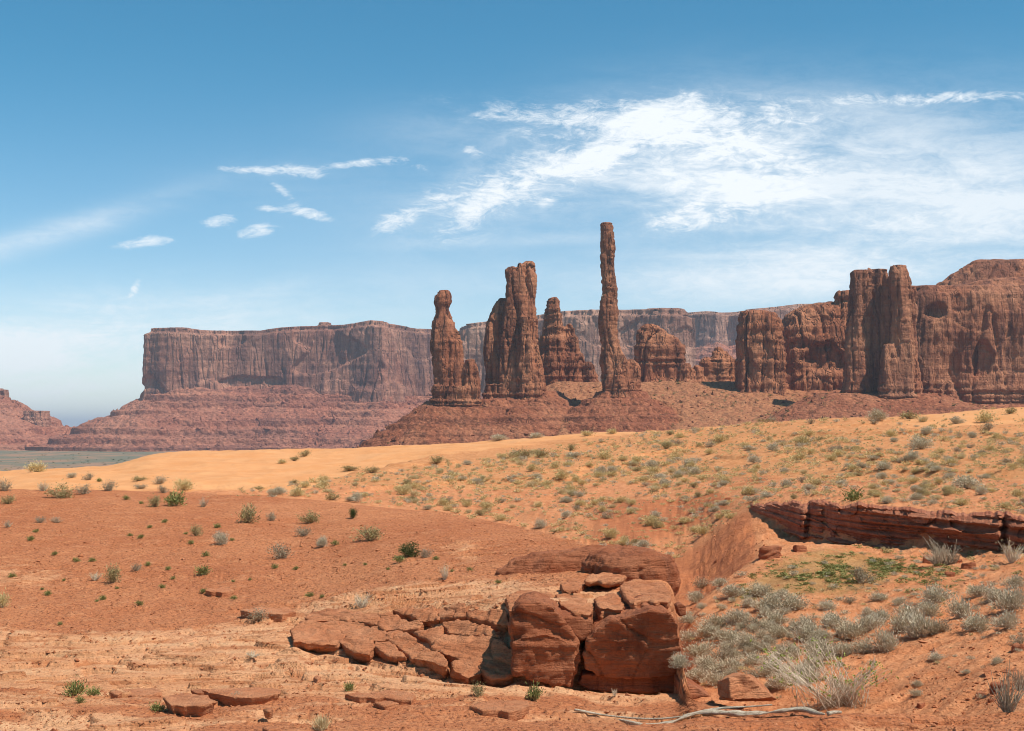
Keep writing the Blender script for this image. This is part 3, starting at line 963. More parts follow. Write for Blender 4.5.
rock('rock_butte', [
    loft(D, [(310.5, 742, 766), (314, 739.5, 776), (320, 738.4, 781), (343, 737, 784), (394, 735, 788)], 0.9, 3.4, seed=25),
    loft(D + 14, [(300.5, 830, 858), (304.5, 807, 862), (310.5, 794, 866), (317, 786, 868), (327, 781, 870), (343, 773, 872), (380, 766, 872), (396, 762, 874)], 0.55, 3.2, 6, seed=26),
    loft(D, [(289.5, 843, 852), (293, 841, 854), (303, 840, 856)], 0.9, 2.4, 12, seed=27)],
    1.0, 16.0, 63, ROCK_NEAR, 'long dark red cliff with a square left end and a hollow arch under its dome', 'cliff',
    dents=[(828, 360, 24, 19, 5.0), (748, 362, 5, 16, 3.0), (800, 345, 12, 7, 2.5)], flute=0.6, bed=0.55, crack=0.8)
D = 905
rock('rock_butte', [
    loft(D, [(269.5, 854, 872), (273, 851.8, 874), (305, 849, 873), (341, 847, 874), (383, 845.5, 875), (398, 844, 876)], 0.9, 3.0, 4, seed=28),
    loft(D, [(266.5, 869.5, 873.5), (270, 868, 875), (285, 867, 876)], 0.9, 2.4, 6, seed=29),
    loft(D, [(268.5, 875, 890), (279, 874, 891), (285, 873, 891), (340, 873, 890), (398, 872, 891)], 0.9, 3.0, 4, seed=30),
    loft(D, [(266.5, 889, 903), (271, 887.5, 905), (283, 887.5, 908), (317, 888, 910), (386, 888, 912), (398, 888, 914)], 1.1, 2.8, -6, seed=31),
    loft(D, [(285.5, 909.5, 916.5), (293, 908.5, 918), (340, 909, 919), (398, 908, 924)], 1.2, 2.8, 6, seed=32),
    loft(D, [(345, 880, 888), (362, 875, 894), (398, 872, 897)], 0.9, 2.6, -12, seed=33)],
    0.85, 8.0, 71, ROCK_MASS, 'tallest cliff tower on the right, split by deep upright cracks into four columns', 'butte', flute=1.2,
    bed_lo=(Z(398, D), Z(384, D)))
D = 985
rock('rock_butte', [
    loft(D, [(287, 880, 928), (291, 872, 1255), (300, 868, 1290), (320, 866, 1300), (374, 866, 1304), (400, 864, 1306)], 0.42, 5.0, 10, seed=34, nseg=160),
    loft(D, [(280, 985, 1240), (284, 962, 1262), (292, 935, 1278), (305, 905, 1290), (320, 890, 1296)], 0.40, 4.0, 8, seed=36, nseg=120),
    loft(D, [(256, 986, 998), (258.5, 979, 1110), (264, 970.5, 1150), (273.5, 958.5, 1180), (283, 946, 1200), (293, 932, 1215)], 0.36, 3.0, 20, seed=35, nseg=100),
    loft(D, [(376, 885, 1300), (396, 880, 1306)], 0.44, 5.0, 8, seed=38, nseg=160)],
    1.15, 18.0, 83, ROCK_MASS, 'huge red sandstone massif with a domed summit and a round hollow high in its wall', 'mountain',
    dents=[(936, 312, 12, 11, 4.5), (983, 362, 10, 26, 3.5), (955, 366, 7, 20, 2.0), (1010, 350, 8, 30, 1.6)], flute=0.22, crack=0.45, bed=0.5, rough=0.8,
    bed_lo=(Z(396, D), Z(378, D)))

# ------------------------------------------------------------------ the slope that the spires stand on
hx = np.arange(X(340, 1000), X(1090, 1000), 1.15)
hy = np.arange(770, 1075, 1.15)
HX, HY = np.meshgrid(hx, hy)


def seg_d(ax, ay, bx, by):
    dx_, dy_ = bx - ax, by - ay
    t = np.clip(((HX - ax) * dx_ + (HY - ay) * dy_) / (dx_ * dx_ + dy_ * dy_ + 1e-9), 0, 1)
    return np.hypot(HX - ax - t * dx_, HY - ay - t * dy_), t


wob = 6 * fbm(HX * 0.02, HY * 0.02, 0, 3, 90)
gul = fbm(np.arctan2(HY - 950, HX + 10) * 9, 0 * HX, 0 * HX, 3, 91, 0.5, True)
d1, t1 = seg_d(X(446, 938), 938, X(540, 950), 950)
h1 = Z(402, 940) + 7 * t1 - 0.66 * np.maximum(0, d1 - 12 + wob)
d2, t2 = seg_d(X(612, 930), 932, X(630, 930), 932)
h2 = Z(390, 930) - 0.64 * np.maximum(0, d2 - 9 + wob * 0.5)
d3, t3 = seg_d(X(562, 1012), 1012, X(745, 1000), 1000)
h3 = Z(384, 1012) - 0.34 * np.maximum(0, d3 - 24 + wob) - 0.42 * np.maximum(0, X(556, 1000) - HX)
d4, t4 = seg_d(X(520, 935), 925, X(575, 935), 935)
h4 = Z(408, 930) - 0.5 * np.maximum(0, d4 - 6 + wob)
d5, t5 = seg_d(X(742, 985), 985, X(1300, 970), 970)
h5 = Z(387, 970) - 0.29 * np.maximum(0, d5 - 8 + wob)
d6, t6 = seg_d(X(850, 900), 912, X(920, 900), 912)
h6 = Z(394, 900) - 0.42 * np.maximum(0, d6 - 16 + wob)
hh = np.maximum.reduce([h1, h2, h3, h4, h5, h6])
sandy = np.clip(0.5 + (np.maximum(h3, h5) - np.maximum(np.maximum(h1, h2), np.maximum(h4, h6))) / 5, 0, 1)
sandy *= 1 - 0.95 * sstep(HX, X(760, 980), X(830, 980))
k = 5.5
ht = (hh + 1.5 * fbm(HX * 0.02, HY * 0.02, 0, 3, 97)) / k
hl = np.floor(ht)
tern = (hl + 0.35 * (ht - hl) + 0.65 * sstep(ht - hl, 0.80, 0.98)) * k
mt = 0.95 * sstep(fbm(HX * 0.015, HY * 0.015, 0, 2, 92) + 0.25, 0.0, 0.35) * (h3 < np.maximum(h1, np.maximum(h2, h4)) + 1)
hh = hh * (1 - mt) + tern * mt
hh += 1.0 * fbm(HX * 0.05, HY * 0.05, 0, 4, 93) + 0.7 * fbm(HX * 0.22, HY * 0.22, 0, 4, 94) + 0.9 * gul * sstep(np.minimum(d1, d2), 4, 40)
hh += 1.6 * np.clip(fbm(HX * 0.35, HY * 0.35, 0, 2, 95) - 0.25, 0, 1)
hh = np.maximum(hh, -58)
hme = make_mesh('hill', np.stack([HX, HY, hh], -1).reshape(-1, 3), grid_faces(*HX.shape), TALUS_NEAR)
attr(hme, 'sandy', sandy)
tag(obj('hill', hme), kind='structure')


# ------------------------------------------------------------------ mesas far across the valley
def mesa(name, D, plan, top, base, apron, foot, back, mat, tmat, label, seed, s, step, slope=0.6, knobs=()):
    """plan: (u, dY) along the front edge of the cliff, left to right; top/base: (u, row) of the rim and of the cliff foot"""
    plan = np.array(plan, float)
    P = np.stack([X(plan[:, 0], D), D + plan[:, 1]], -1)
    u0_, u1_ = plan[0, 0], plan[-1, 0]
    ringB = np.array([[X(u1_ - 4, D + back * 0.5), D + back * 0.5], [X(u1_ - 22, D + back), D + back], [X(u0_ + 22, D + back), D + back], [X(u0_ + 4, D + back * 0.5), D + back * 0.5]])

    def resample(Q, st):
        d = np.concatenate([[0], np.cumsum(np.hypot(*np.diff(Q, axis=0).T))])
        n = max(2, int(d[-1] / st))
        t = np.linspace(0, d[-1], n)
        return np.stack([np.interp(t, d, Q[:, 0]), np.interp(t, d, Q[:, 1])], -1)
    fr = resample(P, step)
    bk = resample(np.concatenate([P[-1:], ringB, P[:1]]), step * 6)[1:-1]
    ring = np.concatenate([fr, bk])
    n = len(ring)
    tn = np.roll(ring, -1, 0) - np.roll(ring, 1, 0)
    for _ in range(6):
        tn = (np.roll(tn, 1, 0) + tn + np.roll(tn, -1, 0)) / 3
    tn /= np.linalg.norm(tn, axis=1)[:, None] + 1e-9
    nr = np.stack([tn[:, 1], -tn[:, 0]], -1)
    ru_ = ring[:, 0] / D * F + CX
    ta, ba = np.array(top, float), np.array(base, float)
    zt = Z(np.interp(ru_, ta[:, 0], ta[:, 1]), D)
    zb = Z(np.interp(ru_, ba[:, 0], ba[:, 1]), D)
    M = int((zt - zb).max() / step * 0.8)
    V = []
    for i in range(M + 1):
        t = i / M
        zz = zb - 12 + (zt - zb + 12) * t
        x, y, zc = ring[:, 0] / s, ring[:, 1] / s, zz / s
        wv = 0.3 * pn(x * 0.4, y * 0.4, zc * 0.3, seed + 40)
        d = s * 0.55 * fbm(x * 0.16, y * 0.16, zc * 0.04, 3, seed + 30)
        al = pn(x * 0.33, y * 0.33, zc * 0.55, seed + 33)
        d = d - s * 0.22 * sstep(al, 0.22, 0.34)
        d = d + s * (0.10 + 0.14 * np.clip(pn(x * 0.2, y * 0.2, 0.5, seed + 34) + 0.4, 0, 1)) * fbm(x * 1.3 + wv, y * 1.3 + wv, zc * 0.14, 5, seed, 0.62)
        cr = 1 - np.abs(pn(x * 0.9 + wv, y * 0.9, zc * 0.12, seed + 5)) / 0.06
        d -= s * 0.20 * np.clip(cr, 0, 1) * np.clip(0.5 + 1.5 * pn(x * 0.4, y * 0.4, zc * 0.7, seed + 13), 0, 1)
        lay = pn(x * 0.06, y * 0.06, zc * 1.8, seed + 7) + 0.6 * pn(x * 0.1, y * 0.1, zc * 5, seed + 8)
        d += s * 0.02 * np.tanh(lay * 3) + s * 0.10 * fbm(x * 1.6, y * 1.6, zc * 1.2, 4, seed + 9, 0.6)
        # broken lower ledge and set-back rim
        low = 1 - sstep(t + 0.10 * pn(x * 0.7, y * 0.7, 0, seed + 11), 0.20, 0.27)
        d += s * 0.28 * low * np.clip(0.4 + pn(x * 0.5, y * 0.5, 0, seed + 12), 0, 1)
        d -= s * 0.55 * sstep(t, 0.925, 0.945) + t * (zt - zb) * 0.06
        V.append(np.stack([ring[:, 0] + nr[:, 0] * d, ring[:, 1] + nr[:, 1] * d, zz], -1))
    rim = V[-1]
    xs0, xs1 = P[:, 0].min() + back * 0.4, P[:, 0].max() - back * 0.4
    spine = np.stack([np.clip(rim[:, 0], min(xs0, xs1), max(xs0, xs1)), np.full(n, P[:, 1].mean() + back * 0.5), rim[:, 2]], -1)
    sm = zt.copy()
    for i, f in enumerate([0.03, 0.06, 0.12, 0.2, 0.32, 0.5, 0.75, 1.0]):
        q = rim + (spine - rim) * f
        q = q.copy()
        q[:, 2] = zt + 5 * f + 2.5 * fbm(q[:, 0] * 0.02, q[:, 1] * 0.02, 0, 3, seed + 60) * (f > 0.04)
        V.append(q)
    V = np.array(V)
    me = make_mesh('cliff', V.reshape(-1, 3), grid_faces(len(V), n, True), mat)
    root = bpy.data.objects.new(name, None)
    C.objects.link(root)
    loc = Vector((float(P[:, 0].mean()), float(P[:, 1].mean()), H - 43))
    root.location = loc
    tag(root, label, 'mesa')
    o = obj('cliff', me, root)
    o.location = -loc
    # rubble apron
    if apron:
        R = 150
        A = []
        zf = H - foot
        fan = 26 * np.clip(fbm(ring[:, 0] * 0.006, ring[:, 1] * 0.006, 0, 3, seed + 75) + 0.05, 0, 1) ** 0.8
        for i in range(R + 1):
            t = i / R
            out = -8 + t * apron
            z0 = zb + 3 + fan * (1 - t)
            # concave fall with two bands of ledges
            fall = (zb - zf) * (1.18 * t - 0.18 * t * t)
            zz = z0 - fall
            xo, yo = ring[:, 0] + nr[:, 0] * out, ring[:, 1] + nr[:, 1] * out
            kk = 17.0
            wv = 5 * fbm(xo * 0.006, yo * 0.006, 0, 3, seed + 70)
            q = (zz + wv) / kk
            ql = np.floor(q)
            te = (ql + 0.35 * (q - ql) + 0.65 * sstep(q - ql, 0.88, 0.97)) * kk - wv
            on = sstep(pn(xo * 0.005, yo * 0.005, zz * 0.05, seed + 71), -0.25, 0.0)
            zz = zz * (1 - on) + te * on
            zz = zz + 2.0 * fbm(xo * 0.035, yo * 0.035, 0, 4, seed + 72, 0.6) + 1.8 * np.clip(fbm(xo * 0.11, yo * 0.11, 0, 2, seed + 73) - 0.1, 0, 1)
            g = fbm(xo * 0.012, yo * 0.012, 0, 3, seed + 74, 0.5, True)
            zz = zz + 5 * g * t * (1 - t) * 3
            zz = np.where(t > 0.97, zf - 6, zz)
            A.append(np.stack([xo, yo, zz], -1))
        A = np.array(A)[::-1]
        fr_ = np.where((ring[:, 1] < P[:, 1].mean() + back * 0.35))[0]
        rr_ = np.random.default_rng(seed)
        nb = 3000
        Af = A.reshape(-1, 3)
        pick = Af[rr_.integers(0, len(A), nb) * n + rr_.choice(fr_, nb)]
        bs_ = np.minimum(rr_.lognormal(0.55, 0.55, nb), 7)
        okt = np.array([[1, 0, 0], [-1, 0, 0], [0, 1, 0], [0, -1, 0], [0, 0, 1], [0, 0, -1]], float)
        okf = np.array([[0, 2, 4], [2, 1, 4], [1, 3, 4], [3, 0, 4], [2, 0, 5], [1, 2, 5], [3, 1, 5], [0, 3, 5]])
        bv_ = pick[:, None] + okt[None] * bs_[:, None, None] * rr_.uniform(0.5, 1.2, (nb, 1, 3)) + rr_.normal(0, 0.25, (nb, 6, 3)) * bs_[:, None, None]
        bq_ = (len(Af) + np.arange(nb)[:, None, None] * 6 + okf[None]).reshape(-1, 3)
        am = make_mesh('talus_slope', np.concatenate([Af, bv_.reshape(-1, 3)]), [grid_faces(len(A), n, True), bq_], tmat, False)
        ao = obj('talus_slope', am, root)
        ao.location = -loc
    for (u, v0, v1, w0, w1, dyk) in knobs:
        kv, kf = loft(D, [(v0, u - w0, u + w0), (v1, u - w1, u + w1)], 1.2, 3, dyk, sink=8)
        km = poly_mesh_union([(kv, kf)], 2.5)
        co, no = get_co(km)
        set_co(km, co + no * weather(co, no, 12, seed + 80, flute=0.5, bed=1.6)[:, None], mat)
        ko = obj('caprock', km, root)
        ko.location = -loc
    return root


mesa('mesa', 2850, [(141, 60), (138, 20), (143, -6), (170, -22), (205, -10), (240, -2), (270, 8), (300, 4), (340, -2), (368, -24), (384, -30), (400, 4), (424, 40), (440, 64), (455, 100), (490, 150), (520, 190)],
     [(130, 329.5), (150, 327.5), (185, 328), (200, 330), (260, 329.5), (275, 326.5), (300, 325), (340, 324), (365, 320), (395, 322), (425, 326), (480, 326), (520, 325)],
     [(130, 399), (160, 396), (200, 392), (260, 391), (320, 392), (350, 397), (375, 399), (400, 396), (425, 396), (520, 397)],
     235, 43, 420, ROCK_FAR, TALUS_FAR, 'long flat-topped red mesa across the valley with a rubble apron', 101, 30.0, 2.0,
     knobs=[(317, 318, 323, 5, 8, 120), (372, 317.5, 322, 9, 17, 130), (172, 326.2, 330, 13, 16, 60)])
mesa('mesa', 2350, [(448, 110), (458, 40), (500, 20), (560, 0), (590, -10), (625, 4), (660, -12), (688, -8), (699, 20), (702, 90)],
     [(400, 322), (455, 322), (505, 317), (545, 312), (566, 309.5), (610, 308.5), (660, 308), (705, 311)],
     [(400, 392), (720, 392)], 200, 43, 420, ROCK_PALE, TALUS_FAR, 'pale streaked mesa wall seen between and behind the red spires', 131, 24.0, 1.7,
     knobs=[(668, 306.5, 310, 18, 24, 60)])
mesa('mesa', 3300, [(676, 60), (700, 10), (716, -8), (730, 20), (745, -10), (775, 4), (815, -4), (880, 10), (900, 90)],
     [(670, 311), (705, 310.5), (722, 312), (738, 310), (770, 307), (800, 303), (900, 302)],
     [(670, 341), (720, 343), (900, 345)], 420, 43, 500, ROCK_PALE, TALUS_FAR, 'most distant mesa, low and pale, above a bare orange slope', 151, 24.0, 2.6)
mesa('mesa', 2950, [(-190, 60), (-186, 10), (-120, -20), (-60, -10), (-22, 0), (-8, 10), (-2, 30), (-1, 60)],
     [(-190, 335), (-60, 336), (-40, 383), (-8, 393), (0, 387), (4, 385), (6, 389), (8, 392)],
     [(-190, 396), (0, 398), (8, 398)], 240, 43, 300, ROCK_FAR, TALUS_FAR, 'small butte at the left edge, its rubble slope stepping down to a dark ledge', 171, 20.0, 2.0,
     knobs=[(40, 411, 425, 11, 13, -20)])

# ------------------------------------------------------------------ near rocks
def relax(me, co, it, a=0.5):
    n = len(me.edges)
    e = np.empty(n * 2, np.int32)
    me.edges.foreach_get('vertices', e)
    e = e.reshape(-1, 2)
    deg = np.bincount(e.ravel(), minlength=len(co))[:, None].clip(1)
    for _ in range(it):
        s_ = np.zeros_like(co)
        for k in range(3):
            s_[:, k] = np.bincount(e[:, 0], co[e[:, 1], k], len(co)) + np.bincount(e[:, 1], co[e[:, 0], k], len(co))
        co = co * (1 - a) + a * s_ / deg
    return co


def prism(A, B):
    """closed shell between two matching polygons"""
    A, B = np.array(A, float), np.array(B, float)
    n = len(A)
    V = np.concatenate([A, B, [A.mean(0)], [B.mean(0)]])
    i = np.arange(n)
    j = (i + 1) % n
    q = np.stack([i, j, j + n, i + n], -1)
    t1 = np.stack([j, i, np.full(n, 2 * n)], -1)
    t2 = np.stack([i + n, j + n, np.full(n, 2 * n + 1)], -1)
    ar = 0.0
    for k in range(n):
        ar += A[k][0] * A[(k + 1) % n][2] - A[(k + 1) % n][0] * A[k][2]
    fs = [q, t1, t2]
    return V, fs


def fix_orient(V, fs):
    """outward faces by signed volume"""
    vol = 0.0
    for f in fs:
        a, b, c = V[f[:, 0]], V[f[:, 1]], V[f[:, 2]]
        vol += np.einsum('ij,ij->i', a, np.cross(b, c)).sum()
        if f.shape[1] == 4:
            d = V[f[:, 3]]
            vol += np.einsum('ij,ij->i', a, np.cross(c, d)).sum()
    return (V, fs) if vol > 0 else (V, [f[:, ::-1] for f in fs])


def stone(name, shells, voxel, label, cat, mat=None, seed=1, amp=0.03, it=2, cracks=0.5, facet=0.0, bed=0.0, group=None):
    mid = np.concatenate([s_[0] for s_ in shells]).mean(0)
    me = poly_mesh_union([fix_orient(v - mid, f) for v, f in shells], voxel)
    co, no = get_co(me)
    co = relax(me, co, it)
    x, y, zc = (co + mid).T
    d = amp * fbm(x * 2.2, y * 2.2, zc * 2.6, 4, seed, 0.5) + amp * 0.5 * fbm(x * 9, y * 9, zc * 12, 4, seed + 3, 0.6)
    if cracks:
        wv = 0.3 * pn(x * 1.5, y * 1.5, zc * 1.5, seed + 8)
        cr = np.clip(1 - np.abs(pn(x * 0.9 + wv, y * 0.9, zc * 1.3, seed + 5)) / 0.030, 0, 1)
        d -= cracks * 0.05 * cr
    if bed:
        lay = pn(x * 0.3, y * 0.3, zc * 9, seed + 6)
        d += bed * np.tanh(lay * 4)
    if facet:
        q = pn(x * 1.1, y * 1.1, zc * 1.1, seed + 7) * 3
        d += facet * (np.abs((q % 1) - 0.5) - 0.25)
    co = co + no * d[:, None]
    set_co(me, co, mat or STONE)
    me.name = name
    o = obj(name, me, loc=mid)
    return tag(o, label, cat, group)


def ragged(poly, amt=0.9, seed=0):
    """break the straight edges of an outline"""
    r_ = np.random.default_rng(seed + int(abs(poly[0][0] * 7 + poly[0][1] * 3)))
    out = []
    n = len(poly)
    for i in range(n):
        a, b = np.array(poly[i], float), np.array(poly[(i + 1) % n], float)
        out.append(tuple(a))
        L_ = np.hypot(*(b - a))
        m_ = int(L_ / 7)
        nn_ = np.array([-(b - a)[1], (b - a)[0]]) / (L_ + 1e-9)
        for j in range(m_):
            t_ = (j + 1) / (m_ + 1) + r_.uniform(-.08, .08)
            q_ = a + (b - a) * t_ + nn_ * r_.normal(0, amt * min(1, L_ / 25))
            out.append((q_[0], q_[1]))
    return out


def W3(u, v, Y):
    return np.array([X(u, Y), Y, Z(v, Y)])


def block(poly, Y, depth, tilt=0.0, spread=1.0, side=0.0):
    """rock with the given front outline: front face at distance Y (leaning by tilt), running back by depth"""
    poly = ragged(poly, 0.8)
    vs = [p[1] for p in poly]
    v1 = max(vs)
    A = [W3(u, v, Y + tilt * (v1 - v) / 100.0) for u, v in poly]
    c = np.mean(A, 0)
    B = [c + (a - c) * spread + np.array([side, depth, 0]) for a in A]
    return prism(A, B)


def flatstone(poly, z, thick, tiltx=0.0, tilty=0.0, taper=0.92):
    """slab whose upper face has the given outline on a plane about z below the eye"""
    A = []
    poly = ragged(poly, 0.7)
    for u, v in poly:
        dx_, dz_ = (u - CX) / F, (HOR - v) / F
        # plane: Z = H+z + tiltx*x + tilty*(y-20)
        Y = (z - tilty * 20) / (dz_ - tiltx * dx_ - tilty)
        A.append(np.array([dx_ * Y, Y, H + dz_ * Y]))
    A = np.array(A)
    c = A.mean(0)
    B = c + (A - c) * taper - np.array([0, 0, thick])
    return prism(A, B)


def bench_Y(u, v):
    vb = np.interp(u, [290, 340, 400, 450, 508, 530], [640, 648, 657, 668, 676, 680])
    Yb = np.interp(u, [290, 340, 400, 450, 508, 530], [23.6, 23.5, 22.8, 21.9, 21.5, 21.4])
    Yt = np.interp(u, [290, 340, 400, 450, 508, 530], [26.5, 26.0, 25.0, 24.1, 23.0, 22.6])
    t = (vb - v) / (vb - 606)
    return Yb + (Yt - Yb) * t - 0.04


def bench_slab(poly, thick=0.34, lift=0.0):
    c = np.mean(np.array(poly, float), 0)
    poly = ragged(poly, 0.6)
    A = np.array([W3(u, v, bench_Y(u, v) - lift) for u, v in [(c[0] + (a - c[0]) * 1.13, c[1] + (b - c[1]) * 1.15) for a, b in poly]])
    n = np.array([0.0, -0.75, 0.66])
    B = A.mean(0) + (A - A.mean(0)) * 0.97 - n * thick
    return prism(A, B)


bs = [
    ([(294, 630), (304, 624), (335, 623), (343, 634), (339, 642), (324, 643), (296, 641)], 'squat weathered slab at the left end of the cracked slope'),
    ([(313, 612), (346, 609), (352, 617), (346, 620), (313, 621), (306, 617)], 'thin flat slab at the upper left of the cracked slope'),
    ([(353, 612), (378, 612), (380, 625), (354, 620)], 'dark-fronted small block right below the grey twiggy bush'),
    ([(338, 623), (354, 621), (378, 626), (389, 637), (376, 640), (346, 635)], 'rounded slab beneath the dark-fronted small block'),
    ([(340, 641), (352, 636), (372, 641), (375, 646), (368, 653), (346, 647)], 'small oval slab above the sparse green twig'),
    ([(376, 642), (389, 640), (405, 655), (389, 655), (376, 647)], 'narrow wedge slab at the foot of the cracked slope'),
    ([(385, 634), (403, 632), (431, 652), (413, 657), (392, 641)], 'long slanting slab left of the widest diagonal crack'),
    ([(380, 614), (389, 612), (420, 623), (416, 628), (385, 629), (381, 626)], 'thin triangular slab above the long level crack'),
    ([(394, 610), (433, 608), (438, 619), (420, 621)], 'smooth slab at the brow of the cracked slope'),
    ([(420, 629), (442, 627), (441, 638), (435, 645), (416, 631)], 'small broken slab right of the diagonal crack'),
    ([(437, 649), (446, 636), (477, 634), (499, 643), (511, 650), (511, 673), (490, 676), (474, 661), (455, 656)], 'largest smooth sunlit slab left of the shaded blocks'),
    ([(444, 623), (470, 620), (492, 630), (499, 637), (483, 634), (451, 632)], 'curved slab with a jagged lower edge above the largest sunlit slab'),
    ([(437, 608), (464, 603), (466, 615), (442, 618)], 'pale-edged slab in the middle of the brow'),
    ([(466, 610), (505, 610), (506, 624), (471, 617)], 'dark slanting slab touching the shaded block'),
    ([(416, 658), (433, 650), (448, 660), (444, 666)], 'small low slab under the diagonal crack'),
    ([(451, 663), (465, 660), (477, 662), (481, 672), (468, 677), (453, 669)], 'lowest broken slab at the tip of the diagonal crack'),
]
for i, (p, lab) in enumerate(bs):
    stone('rock_slab', [bench_slab(p, 0.34, 0.02 * (i % 3))], 0.026, lab, 'rock slab', seed=200 + i, amp=0.05, it=1, cracks=0.6, bed=0.015, facet=0.06,
          group='cracked slabs on the slope')

# the two big shaded blocks and what lies on them
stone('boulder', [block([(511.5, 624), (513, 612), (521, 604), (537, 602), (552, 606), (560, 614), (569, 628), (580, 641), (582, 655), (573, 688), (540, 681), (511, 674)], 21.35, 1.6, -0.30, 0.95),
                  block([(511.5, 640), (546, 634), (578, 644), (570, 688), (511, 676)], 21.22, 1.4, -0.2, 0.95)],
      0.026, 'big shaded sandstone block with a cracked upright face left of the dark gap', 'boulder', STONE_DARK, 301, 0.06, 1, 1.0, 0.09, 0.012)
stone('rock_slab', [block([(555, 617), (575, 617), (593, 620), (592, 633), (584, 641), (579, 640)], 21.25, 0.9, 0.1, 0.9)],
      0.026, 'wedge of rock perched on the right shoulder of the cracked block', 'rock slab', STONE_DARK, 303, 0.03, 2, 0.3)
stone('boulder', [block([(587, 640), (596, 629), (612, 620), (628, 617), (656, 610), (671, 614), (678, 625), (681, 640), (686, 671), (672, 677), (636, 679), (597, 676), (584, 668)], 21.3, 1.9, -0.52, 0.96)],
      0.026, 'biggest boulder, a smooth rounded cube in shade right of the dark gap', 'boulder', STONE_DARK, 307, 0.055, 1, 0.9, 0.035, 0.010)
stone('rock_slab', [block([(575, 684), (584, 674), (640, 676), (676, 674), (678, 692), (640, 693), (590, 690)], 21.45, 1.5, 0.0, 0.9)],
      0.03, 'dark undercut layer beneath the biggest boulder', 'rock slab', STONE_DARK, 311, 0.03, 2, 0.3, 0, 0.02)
tops = [
    ([(620, 585), (636, 579), (664, 582), (672, 594), (668, 602), (630, 602), (624, 595)], -2.66, 0.16, 'flat capstone lying behind the biggest boulder'),
    ([(644, 599), (655, 597), (668, 602), (673, 609), (668, 613), (650, 608)], -2.77, 0.14, 'small oval stone on the right rim of the biggest boulder'),
    ([(594, 599), (612, 593), (624, 602), (624, 609), (600, 608)], -2.75, 0.2, 'angular stone at the head of the dark gap'),
    ([(555, 595), (580, 596), (594, 606), (590, 615), (575, 614), (560, 605)], -2.79, 0.2, 'slab lying over the top of the cracked block'),
    ([(585, 581), (590, 575), (618, 572), (627, 577), (610, 582)], -2.62, 0.12, 'thin bed-like slab at the back of the rock shelf'),
    ([(505, 596), (520, 591), (552, 593), (556, 603), (534, 607), (508, 610)], -2.78, 0.14, 'low slab on the brow left of the cracked block top'),
    ([(560, 583), (575, 578), (588, 581), (580, 589), (563, 590)], -2.70, 0.10, 'little flat stone in the middle of the rock shelf'),
]
for i, (p, z_, th_, lab) in enumerate(tops):
    stone('rock_slab', [flatstone(p, z_, th_)], 0.024, lab, 'rock slab', STONE, 320 + i, 0.055, 2, 0.5, 0.05, 0.015)
# rounded whaleback at the end of the shelf
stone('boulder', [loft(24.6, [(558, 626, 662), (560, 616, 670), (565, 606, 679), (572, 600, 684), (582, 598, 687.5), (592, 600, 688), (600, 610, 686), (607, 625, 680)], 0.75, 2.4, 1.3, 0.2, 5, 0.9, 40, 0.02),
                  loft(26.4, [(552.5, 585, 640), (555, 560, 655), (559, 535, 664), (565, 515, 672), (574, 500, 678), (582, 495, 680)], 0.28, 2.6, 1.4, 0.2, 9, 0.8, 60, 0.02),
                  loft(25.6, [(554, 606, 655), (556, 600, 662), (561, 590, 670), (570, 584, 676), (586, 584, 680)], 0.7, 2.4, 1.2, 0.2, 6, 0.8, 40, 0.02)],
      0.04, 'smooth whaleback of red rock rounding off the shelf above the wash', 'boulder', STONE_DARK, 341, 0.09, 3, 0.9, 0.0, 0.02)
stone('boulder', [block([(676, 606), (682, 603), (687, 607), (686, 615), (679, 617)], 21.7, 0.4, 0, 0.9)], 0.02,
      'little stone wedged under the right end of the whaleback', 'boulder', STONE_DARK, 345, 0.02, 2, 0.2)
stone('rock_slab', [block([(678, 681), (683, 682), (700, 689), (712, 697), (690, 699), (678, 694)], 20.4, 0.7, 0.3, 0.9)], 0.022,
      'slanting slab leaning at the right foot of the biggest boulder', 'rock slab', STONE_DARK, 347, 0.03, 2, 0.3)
stone('boulder', [prism([W3(717, 681, 18.75), W3(729, 676.5, 18.5), W3(731, 700, 18.35), W3(718, 700, 18.7)],
                        [W3(733, 672, 19.8), W3(752, 674, 19.4), W3(778, 700, 19.0), W3(735, 700, 19.9)]),
                  prism([W3(723, 675.5, 18.75), W3(746, 674, 18.6), W3(775, 698, 18.5), W3(729, 700, 18.4)],
                        [W3(730, 674, 19.3), W3(752, 675, 19.2), W3(778, 700, 19.1), W3(740, 700, 19.3)])], 0.018,
      'angular boulder with a shaded left face behind the dead branch', 'boulder', STONE, 349, 0.025, 1, 0.5, 0.03)
